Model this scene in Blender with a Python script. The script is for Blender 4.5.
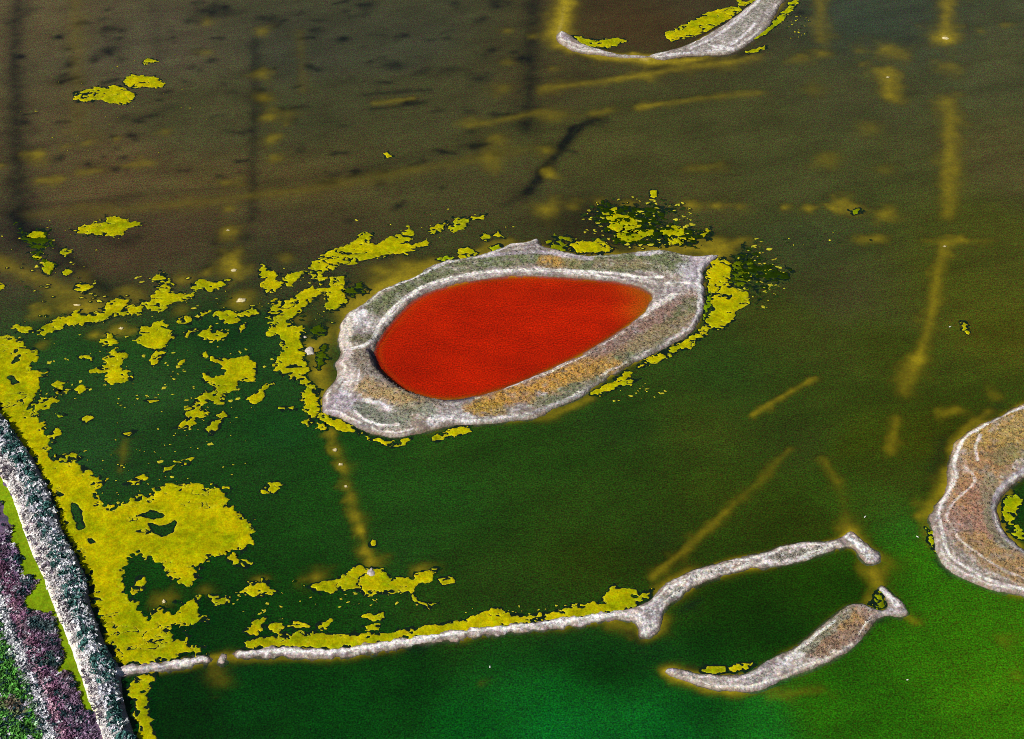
import bpy, math
import numpy as np

# ------------------------------------------------------------------ camera
CAM_H, PITCH, HFOV = 360.0, math.radians(42.0), math.radians(35.0)
W, H = 1024, 739
FPX = (W / 2) / math.tan(HFOV / 2)
scene = bpy.context.scene
for o in list(bpy.data.objects):
    bpy.data.objects.remove(o)
cam = bpy.data.objects.new("camera", bpy.data.cameras.new("camera"))
scene.collection.objects.link(cam)
cam.location = (0, 0, CAM_H)
cam.rotation_euler = (math.pi / 2 - PITCH, 0, 0)
cam.data.sensor_fit = 'HORIZONTAL'
cam.data.angle = HFOV
cam.data.clip_start = 1.0
cam.data.clip_end = 20000
scene.camera = cam

# ------------------------------------------------------------------ light
SUN_EL, SUN_AZ = math.radians(40), math.radians(238)     # azimuth clockwise from +Y: behind the camera, from the left
world = bpy.data.worlds.new("World")
scene.world = world
world.use_nodes = True
wn = world.node_tree
for n in list(wn.nodes):
    wn.nodes.remove(n)
wo = wn.nodes.new("ShaderNodeOutputWorld")
bg = wn.nodes.new("ShaderNodeBackground")
sk = wn.nodes.new("ShaderNodeTexSky")
sk.sky_type = 'NISHITA'
sk.sun_disc = False
sk.sun_elevation = SUN_EL
sk.sun_rotation = SUN_AZ
bg.inputs[1].default_value = 0.05
wn.links.new(sk.outputs[0], bg.inputs[0])
wn.links.new(bg.outputs[0], wo.inputs[0])
sl = bpy.data.lights.new("sun", 'SUN')
sl.energy = 4.6
sl.angle = math.radians(0.5)
sl.color = (1.0, 0.955, 0.89)
sun = bpy.data.objects.new("sun", sl)
scene.collection.objects.link(sun)
sun.location = (-300, 0, 500)
sun.rotation_euler = (math.pi / 2 - SUN_EL, 0, -SUN_AZ + math.pi)
scene.view_settings.view_transform = 'Standard'
scene.view_settings.look = 'None'
scene.view_settings.exposure = 0.0
scene.view_settings.gamma = 1.0
scene.view_settings.use_curve_mapping = False
scene.cycles.use_denoising = False      # keep the fine grain of soil, bloom and ripples
scene.cycles.filter_width = 0.9

# ------------------------------------------------------------------ helpers
cp, sp = math.cos(PITCH), math.sin(PITCH)


def px2w(u, v):
    """pixel -> point on the water plane z = 0"""
    a, b = (u - W / 2) / FPX, (H / 2 - v) / FPX
    dy, dz = cp + b * sp, -sp + b * cp
    t = CAM_H / -dz
    return (a * t, dy * t)


def mpp(v):
    """metres per pixel across, for a point on the ground at image row v"""
    b = (H / 2 - v) / FPX
    return CAM_H / (sp - b * cp) / FPX


def PW(pts):
    return np.array([px2w(*p) for p in pts], dtype=np.float64)


ROW = (0, 185, 370, 554)


def T(c, r, pts):
    """coordinates read off a 4x enlarged tile of the photograph -> pixels"""
    return [(256 * c + u / 4.0, ROW[r] + v / 4.0) for u, v in pts]


def lin(c):
    c = np.asarray(c, dtype=np.float64) / 255.0
    return np.where(c <= 0.04045, c / 12.92, ((c + 0.055) / 1.055) ** 2.4)


def sstep(a, b, x):
    t = np.clip((x - a) / (b - a), 0, 1)
    return t * t * (3 - 2 * t)


def _hash(ix, iy, seed):
    h = (ix.astype(np.int64) * 374761393 + iy.astype(np.int64) * 668265263 + seed * 1274126177) & 0xFFFFFFFF
    h = ((h ^ (h >> 13)) * 1274126177) & 0xFFFFFFFF
    h = h ^ (h >> 16)
    return (h & 0xFFFFFF) / float(0xFFFFFF)


def vnoise(x, y, seed=0):
    ix, iy = np.floor(x), np.floor(y)
    fx, fy = x - ix, y - iy
    fx, fy = fx * fx * (3 - 2 * fx), fy * fy * (3 - 2 * fy)
    a, b = _hash(ix, iy, seed), _hash(ix + 1, iy, seed)
    c, d = _hash(ix, iy + 1, seed), _hash(ix + 1, iy + 1, seed)
    return (a + (b - a) * fx) * (1 - fy) + (c + (d - c) * fx) * fy


def fbm(x, y, scale, seed=0, octv=4):
    """about -0.5 .. 0.5"""
    s, amp, tot = 0.0, 1.0, 0.0
    for k in range(octv):
        f = 2.03 ** k / scale
        s = s + amp * (vnoise(x * f + 17.3 * k, y * f - 9.1 * k, seed + 31 * k) - 0.5)
        tot += amp
        amp *= 0.55
    return s / tot * 1.6


def seg_dist2(x, y, a, b):
    ax, ay = a
    dx, dy = b[0] - ax, b[1] - ay
    l2 = dx * dx + dy * dy + 1e-12
    t = np.clip(((x - ax) * dx + (y - ay) * dy) / l2, 0, 1)
    return (x - ax - t * dx) ** 2 + (y - ay - t * dy) ** 2


def line_dist(x, y, pts):
    if len(pts) == 1:
        return np.hypot(x - pts[0][0], y - pts[0][1])
    d = None
    for i in range(len(pts) - 1):
        e = seg_dist2(x, y, pts[i], pts[i + 1])
        d = e if d is None else np.minimum(d, e)
    return np.sqrt(d)


def sdf(x, y, poly):
    """signed distance, positive inside"""
    n = len(poly)
    d = np.full(np.shape(x), 1e18)
    ins = np.zeros(np.shape(x), dtype=bool)
    for i in range(n):
        a, b = poly[i], poly[(i + 1) % n]
        d = np.minimum(d, seg_dist2(x, y, a, b))
        if a[1] != b[1]:
            c = ((a[1] > y) != (b[1] > y)) & (x < (b[0] - a[0]) * (y - a[1]) / (b[1] - a[1]) + a[0])
            ins ^= c
    d = np.sqrt(d)
    return np.where(ins, d, -d)


def smooth_poly(p, k=4, closed=True):
    """Catmull-Rom subdivision of a traced outline"""
    p = np.asarray(p, dtype=np.float64)
    n = len(p)
    out = []
    for i in range(n if closed else n - 1):
        p0 = p[(i - 1) % n] if closed or i > 0 else p[0]
        p1, p2 = p[i], p[(i + 1) % n]
        p3 = p[(i + 2) % n] if closed or i + 2 < n else p[-1]
        for j in range(k):
            t = j / k
            out.append(0.5 * (2 * p1 + (p2 - p0) * t + (2 * p0 - 5 * p1 + 4 * p2 - p3) * t * t
                              + (3 * p1 - p0 - 3 * p2 + p3) * t ** 3))
    if not closed:
        out.append(p[-1])
    return np.array(out)


COL = scene.collection


def link(name, verts, faces, mat, cols=None, parent=None, attrs=None, smooth=True, loc=None):
    """faces: int array (n,3) or (n,4)"""
    me = bpy.data.meshes.new(name)
    verts = np.asarray(verts, dtype=np.float32)
    faces = np.asarray(faces, dtype=np.int32)
    if loc is not None:
        verts = verts - np.array(loc, dtype=np.float32)
    k = faces.shape[1]
    me.vertices.add(len(verts))
    me.vertices.foreach_set("co", verts.ravel())
    me.loops.add(faces.size)
    me.loops.foreach_set("vertex_index", faces.ravel())
    me.polygons.add(len(faces))
    me.polygons.foreach_set("loop_start", np.arange(0, faces.size, k, dtype=np.int32))
    me.polygons.foreach_set("use_smooth", np.full(len(faces), smooth, dtype=bool))
    me.update(calc_edges=True)
    if cols is not None:
        a = me.color_attributes.new("Col", 'FLOAT_COLOR', 'POINT')
        c4 = np.ones((len(verts), 4), dtype=np.float32)
        c4[:, :3] = np.clip(cols, 0, 1)
        a.data.foreach_set("color", c4.ravel())
    for an, av in (attrs or {}).items():
        a = me.attributes.new(an, 'FLOAT', 'POINT')
        a.data.foreach_set("value", np.asarray(av, dtype=np.float32).ravel())
    me.materials.append(mat)
    o = bpy.data.objects.new(name, me)
    if loc is not None:
        o.location = loc
    COL.objects.link(o)
    if parent is not None:
        o.parent = parent
        o.matrix_parent_inverse = parent.matrix_world.inverted()
        if loc is not None:
            o.location = (loc[0] - parent.location[0], loc[1] - parent.location[1], loc[2] - parent.location[2])
            o.matrix_parent_inverse.identity()
    return o


def tag(o, label=None, cat=None, group=None, kind=None):
    if label:
        o["label"] = label
    if cat:
        o["category"] = cat
    if group:
        o["group"] = group
    if kind:
        o["kind"] = kind
    return o


def grid_faces(ny, nx, keep):
    """quads of an (ny, nx) vertex grid whose cells are kept; returns faces on compacted vertices and the used-vertex mask"""
    idx = np.arange(ny * nx).reshape(ny, nx)
    q = np.stack([idx[:-1, :-1], idx[:-1, 1:], idx[1:, 1:], idx[1:, :-1]], axis=-1)[keep]
    used = np.zeros(ny * nx, dtype=bool)
    used[q.ravel()] = True
    remap = np.cumsum(used) - 1
    return remap[q], used


def contour_mesh(x0, x1, y0, y1, h, field):
    """grid mesh of field > 0 with its rim snapped to the zero line: X, Y, f, faces"""
    xs, ys = np.arange(x0, x1 + h, h), np.arange(y0, y1 + h, h)
    X, Y = np.meshgrid(xs, ys)
    f = field(X, Y)
    pos = f > 0
    cell = pos[:-1, :-1] * 1 + pos[:-1, 1:] + pos[1:, 1:] + pos[1:, :-1]
    keep = cell >= 1
    if not keep.any():
        return None
    gy, gx = np.gradient(f, h)
    g = np.hypot(gx, gy) + 1e-3
    mv = np.clip(-f / g, 0, 0.95 * h) * (~pos)
    X, Y = X + mv * gx / g, Y + mv * gy / g
    faces, used = grid_faces(len(ys), len(xs), keep)
    return X.ravel()[used], Y.ravel()[used], f.ravel()[used], faces


# ------------------------------------------------------------------ materials
def new_mat(name):
    m = bpy.data.materials.new(name)
    m.use_nodes = True
    for n in list(m.node_tree.nodes):
        m.node_tree.nodes.remove(n)
    return m, m.node_tree.nodes, m.node_tree.links


def speckle(nt, li, src, items):
    """multiply colour src by a sum of noise textures: items = (scale, detail, low, high)"""
    geo = nt.new("ShaderNodeNewGeometry")
    cur = src
    for sc, det, lo, hi in items:
        nz = nt.new("ShaderNodeTexNoise")
        nz.inputs["Scale"].default_value = sc
        nz.inputs["Detail"].default_value = det
        nz.inputs["Roughness"].default_value = 0.6
        li.new(geo.outputs["Position"], nz.inputs["Vector"])
        mr = nt.new("ShaderNodeMapRange")
        mr.inputs[1].default_value, mr.inputs[2].default_value = 0.3, 0.7
        mr.inputs[3].default_value, mr.inputs[4].default_value = lo, hi
        li.new(nz.outputs[0], mr.inputs[0])
        vm = nt.new("ShaderNodeVectorMath")
        vm.operation = 'SCALE'
        li.new(cur, vm.inputs[0])
        li.new(mr.outputs[0], vm.inputs["Scale"])
        cur = vm.outputs[0]
    return cur, geo


def chroma(nt, li, cur, geo, sc, amt):
    """small shifts of hue from a colour noise: cur * (1 + amt * (noise - 0.5))"""
    nz = nt.new("ShaderNodeTexNoise")
    nz.inputs["Scale"].default_value = sc
    nz.inputs["Detail"].default_value = 2.0
    li.new(geo.outputs["Position"], nz.inputs["Vector"])
    a = nt.new("ShaderNodeVectorMath")
    a.operation = 'MULTIPLY_ADD'
    a.inputs[1].default_value = (amt,) * 3
    a.inputs[2].default_value = (1 - amt * 0.5,) * 3
    li.new(nz.outputs["Color"], a.inputs[0])
    m = nt.new("ShaderNodeVectorMath")
    m.operation = 'MULTIPLY'
    li.new(cur, m.inputs[0])
    li.new(a.outputs[0], m.inputs[1])
    return m.outputs[0]


def ground_mat(name, items, rough=0.9, bump=0.0, bscale=2.0, ch=(2.5, 0.3), spec=0.25):
    m, nt, li = new_mat(name)
    out = nt.new("ShaderNodeOutputMaterial")
    b = nt.new("ShaderNodeBsdfPrincipled")
    at = nt.new("ShaderNodeAttribute")
    at.attribute_name = "Col"
    cur, geo = speckle(nt, li, at.outputs["Color"], items)
    cur = chroma(nt, li, cur, geo, ch[0], ch[1])
    li.new(cur, b.inputs["Base Color"])
    b.inputs["Roughness"].default_value = rough
    b.inputs["Specular IOR Level"].default_value = spec
    if bump:
        nz = nt.new("ShaderNodeTexNoise")
        nz.inputs["Scale"].default_value = bscale
        nz.inputs["Detail"].default_value = 5
        li.new(geo.outputs["Position"], nz.inputs["Vector"])
        bp = nt.new("ShaderNodeBump")
        bp.inputs["Strength"].default_value = 1.0
        bp.inputs["Distance"].default_value = bump
        li.new(nz.outputs[0], bp.inputs["Height"])
        li.new(bp.outputs[0], b.inputs["Normal"])
    li.new(b.outputs[0], out.inputs[0])
    return m


KABS = 3.0    # extinction of the turbid water per metre


def water_mat(name, spk, ch, rip=0.03, dash=0.13):
    """turbid water: the body colour hides the bed with depth, a ripple-roughened sky reflection on top"""
    m, nt, li = new_mat(name)
    out = nt.new("ShaderNodeOutputMaterial")
    at = nt.new("ShaderNodeAttribute")
    at.attribute_name = "Col"
    de = nt.new("ShaderNodeAttribute")
    de.attribute_name = "depth"
    cur, geo = speckle(nt, li, at.outputs["Color"], spk)
    cur = chroma(nt, li, cur, geo, ch[0], ch[1])
    rm = nt.new("ShaderNodeMapping")  # wind ripples painted as light and dark streaks in the body colour
    rm.inputs["Rotation"].default_value = (0, 0, -0.3)
    rm.inputs["Scale"].default_value = (0.30, 1.0, 1)
    li.new(geo.outputs["Position"], rm.inputs["Vector"])
    rn = nt.new("ShaderNodeTexNoise")
    rn.inputs["Scale"].default_value = 0.9
    rn.inputs["Detail"].default_value = 3
    li.new(rm.outputs[0], rn.inputs["Vector"])
    rr = nt.new("ShaderNodeMapRange")
    rr.inputs[1].default_value, rr.inputs[2].default_value = 0.3, 0.7
    rr.inputs[3].default_value, rr.inputs[4].default_value = 1 - dash, 1 + dash
    li.new(rn.outputs[0], rr.inputs[0])
    rv = nt.new("ShaderNodeVectorMath")
    rv.operation = 'SCALE'
    li.new(cur, rv.inputs[0])
    li.new(rr.outputs[0], rv.inputs["Scale"])
    cur = rv.outputs[0]
    nz = nt.new("ShaderNodeTexNoise")
    nz.inputs["Scale"].default_value = 0.9
    nz.inputs["Detail"].default_value = 4
    mp = nt.new("ShaderNodeMapping")
    mp.inputs["Rotation"].default_value = (0, 0, 0.5)
    mp.inputs["Scale"].default_value = (0.6, 1.5, 1)
    li.new(geo.outputs["Position"], mp.inputs["Vector"])
    li.new(mp.outputs[0], nz.inputs["Vector"])
    bp = nt.new("ShaderNodeBump")
    bp.inputs["Distance"].default_value = rip
    li.new(nz.outputs[0], bp.inputs["Height"])
    body = nt.new("ShaderNodeBsdfDiffuse")
    li.new(cur, body.inputs["Color"])
    tr = nt.new("ShaderNodeBsdfTransparent")
    mul = nt.new("ShaderNodeMath")
    mul.operation = 'MULTIPLY'
    mul.inputs[1].default_value = -KABS
    li.new(de.outputs["Fac"], mul.inputs[0])
    ex = nt.new("ShaderNodeMath")
    ex.operation = 'EXPONENT'
    li.new(mul.outputs[0], ex.inputs[0])
    mx = nt.new("ShaderNodeMixShader")
    li.new(ex.outputs[0], mx.inputs[0])
    li.new(body.outputs[0], mx.inputs[1])
    li.new(tr.outputs[0], mx.inputs[2])
    gl = nt.new("ShaderNodeBsdfGlossy")
    gl.inputs["Roughness"].default_value = 0.22
    li.new(bp.outputs[0], gl.inputs["Normal"])
    lw = nt.new("ShaderNodeLayerWeight")
    pw = nt.new("ShaderNodeMath")
    pw.operation = 'POWER'
    pw.inputs[1].default_value = 5.0
    li.new(lw.outputs["Facing"], pw.inputs[0])
    sch = nt.new("ShaderNodeMath")
    sch.operation = 'MULTIPLY_ADD'
    sch.inputs[1].default_value, sch.inputs[2].default_value = 0.98, 0.02
    li.new(pw.outputs[0], sch.inputs[0])
    m2 = nt.new("ShaderNodeMixShader")
    li.new(sch.outputs[0], m2.inputs[0])
    li.new(mx.outputs[0], m2.inputs[1])
    li.new(gl.outputs[0], m2.inputs[2])
    li.new(m2.outputs[0], out.inputs[0])
    return m


M_WATER = water_mat("pond_water", [(0.05, 3, 0.9, 1.12), (2.1, 2, 0.48, 1.55)], (2.0, 2.6))
M_RED = water_mat("red_brine", [(0.04, 3, 0.92, 1.08), (1.9, 2, 0.68, 1.34)], (1.9, 1.2), 0.015, 0.06)
M_BED = ground_mat("pond_bed_mud", [(0.25, 4, 0.75, 1.2), (1.2, 3, 0.8, 1.2)])
M_ISLE = ground_mat("island_soil", [(0.5, 4, 0.86, 1.14), (1.8, 3, 0.68, 1.34)], bump=0.28, bscale=1.5, ch=(1.4, 0.7))
M_ALGAE = ground_mat("algae_mat", [(0.25, 4, 0.84, 1.14), (1.5, 4, 0.74, 1.24)], rough=0.9, bump=0.12, bscale=2.0, ch=(1.2, 0.6), spec=0.04)
M_WET = ground_mat("wet_algae", [(0.9, 3, 0.5, 1.5)], rough=0.5)
M_PLANT = ground_mat("plant_leaves", [(1.5, 3, 0.75, 1.25)], rough=0.85)
M_ROCK = ground_mat("salt_crusted_rock", [(1.5, 4, 0.7, 1.25)], bump=0.15, bscale=2.5)
M_BIRD = ground_mat("bird_plumage", [(8, 2, 0.95, 1.05)], rough=0.8, ch=(8, 0.03))

# ------------------------------------------------------------------ traced outlines (pixels)
MAIN_OUT = [(512, 244), (526, 242), (537, 239), (541, 245), (560, 251), (575, 254), (590, 256), (612, 255), (630, 253),
            (645, 251), (660, 250), (675, 253), (690, 256), (704, 256), (719, 255), (709, 264), (703, 272), (704, 290),
            (703, 308), (697, 325), (680, 340), (660, 350), (640, 360), (622, 369), (602, 381), (584, 394), (557, 407),
            (537, 417), (512, 421), (481, 424), (456, 425), (443, 427), (431, 430), (408, 435), (391, 437), (373, 434),
            (356, 427), (338, 417), (324, 413), (322, 405), (326, 392), (338, 380), (340, 371), (336, 364), (342, 355),
            (338, 340), (341, 325), (347, 314), (363, 305), (378, 292), (396, 284), (416, 276), (433, 265), (453, 260),
            (481, 255), (503, 247)]
MAIN_IN = [(374, 350), (381, 335), (393, 320), (411, 302), (431, 291), (456, 284), (481, 279), (512, 276), (537, 276),
           (562, 277), (587, 279), (612, 281), (632, 285), (644, 289), (652, 295), (651, 303), (642, 315), (624, 329),
           (607, 340), (582, 355), (552, 369), (532, 378), (512, 386), (488, 394), (463, 399), (441, 400), (421, 397),
           (401, 389), (386, 377), (378, 368), (375, 358)]
RIGHT_OUT = [(1024, 404), (1000, 417), (978, 426), (963, 436), (953, 447), (950, 465), (948, 482), (943, 497), (930, 515),
             (932, 530), (938, 555), (942, 564), (953, 573), (975, 584), (998, 591), (1024, 596), (1060, 602), (1110, 592),
             (1152, 545), (1155, 475), (1105, 410), (1060, 394)]
RIGHT_IN = [(1024, 477), (1008, 490), (998, 502), (998, 517), (1005, 532), (1015, 542), (1024, 550), (1050, 558),
            (1085, 546), (1105, 510), (1090, 475), (1055, 462)]
TOP_R = [(650, 55), (667, 51), (687, 45), (707, 35), (724, 25), (737, 15), (750, 5), (759, -3), (768, -18), (764, -42),
         (730, -62), (660, -70), (605, -58), (580, -30), (572, -12), (566, -10), (556, -16), (560, -45), (580, -78),
         (660, -97), (760, -88), (803, -52), (797, -20), (784, 0), (776, 12), (768, 26), (757, 37), (745, 46), (730, 54),
         (710, 55), (687, 56), (662, 60), (652, 58)]
TOP_L = [(558, 34), (563, 32), (572, 37), (587, 46), (602, 50), (615, 53.5), (632, 55.5), (648, 56), (648, 57.6), (630, 58), (614, 57), (599, 55), (582, 53), (565, 47), (558, 40)]
SPIT_A = [(612, 612), (626, 610), (640, 605), (650, 600), (658, 592), (668, 583), (687, 573), (712, 565), (737, 558),
          (758, 554), (772, 550), (786, 545), (808, 542), (828, 541), (840, 538), (850, 531), (859, 537), (868, 546),
          (879, 554), (881, 559), (876, 563), (868, 563), (862, 558), (856, 551), (848, 547), (836, 549), (822, 554),
          (800, 562), (783, 565), (766, 567), (747, 569), (722, 576), (699, 584), (682, 595), (667, 605), (662, 616),
          (659, 630), (652, 635), (641, 637), (638, 629), (632, 621), (618, 619), (604, 620)]
DIKE = [(111, 674), (130, 670), (150, 668), (175, 664), (206, 659)]
DIKE2 = [(239, 655), (260, 653), (281, 651.5), (318, 653), (351, 651), (381, 646), (411, 641.5), (446, 636), (481, 631),
         (512, 628.5), (537, 626), (574, 621), (612, 616)]
SPIT_B = [(664, 671), (667, 668), (674, 668), (687, 671.5), (707, 674.5), (729, 675.5), (744, 673.5), (757, 668), (768, 661.5),
          (783, 654), (800, 644), (818, 629), (835, 616), (850, 606), (863, 604.5), (876, 609), (885, 609), (887, 601),
          (882, 593), (879, 589), (883, 586.5), (890, 592), (900, 601), (907, 613), (902, 617), (889, 615), (878, 619),
          (868, 631), (850, 650), (828, 661.5), (798, 674), (778, 681.5), (757, 690), (737, 692), (717, 690), (697, 685),
          (679, 679), (667, 674)]
LEVEE_R = [(-460, -85), (-240, 130), (-140, 235), (-60, 330), (-25, 376), (0, 411), (15, 432), (32, 457), (45, 482), (55, 510), (66, 540),
           (75, 554), (85, 574), (90, 604), (100, 631), (109, 652), (118, 664), (121, 679), (122, 694), (127, 714),
           (136, 739), (150, 790), (172, 880)]
LEVEE_L = [(-490, -40), (-250, 195), (-150, 297), (-60, 393), (-25, 442), (0, 479), (10, 496), (20, 526), (31, 555), (42, 579), (50, 601),
           (57, 619), (72, 654), (82, 686), (92, 714), (100, 739), (116, 790), (138, 880)]

P_MAIN_OUT, P_MAIN_IN = smooth_poly(PW(MAIN_OUT)), smooth_poly(PW(MAIN_IN))
P_RIGHT_OUT, P_RIGHT_IN = smooth_poly(PW(RIGHT_OUT)), smooth_poly(PW(RIGHT_IN))
P_TOP_R, P_TOP_L = smooth_poly(PW(TOP_R), 3), smooth_poly(PW(TOP_L), 3)
P_SPIT_A, P_SPIT_B = smooth_poly(PW(SPIT_A), 3), smooth_poly(PW(SPIT_B), 3)
P_LEVEE = np.vstack([PW(LEVEE_R), PW(LEVEE_L)[::-1]])


def dike_poly(c, hw):
    c = smooth_poly(PW(c), 4, closed=False)
    return c, hw


def f_main(x, y):
    return np.minimum(sdf(x, y, P_MAIN_OUT), -sdf(x, y, P_MAIN_IN))


def f_right(x, y):
    return np.minimum(sdf(x, y, P_RIGHT_OUT), -sdf(x, y, P_RIGHT_IN))


C_DIKE, C_DIKE2 = smooth_poly(PW(DIKE), 3, False), smooth_poly(PW(DIKE2), 3, False)


def f_dike(x, y):
    return 1.5 + 0.8 * fbm(x, y, 7, 71, 3) + 1.1 * fbm(x, y, 1.8, 74, 2) - line_dist(x, y, C_DIKE)


def f_dike2(x, y):
    a = 1.45 + 0.9 * fbm(x, y, 7, 72, 3) + 1.1 * fbm(x, y, 1.8, 73, 2) - line_dist(x, y, C_DIKE2)
    return np.maximum(a, sdf(x, y, P_SPIT_A))


def f_top(x, y):
    return np.maximum(sdf(x, y, P_TOP_R), sdf(x, y, P_TOP_L))


def f_spit_b(x, y):
    return sdf(x, y, P_SPIT_B)


def f_levee(x, y):
    return sdf(x, y, P_LEVEE)


ISLET = px2w(222, 658.5)


def f_islet(x, y):
    return 1.05 + 0.9 * fbm(x, y, 2.0, 75, 3) - np.hypot(x - ISLET[0], (y - ISLET[1]) * 0.8)


ALL_LAND = (f_main, f_right, f_top, f_dike, f_dike2, f_spit_b, f_islet)

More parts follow.
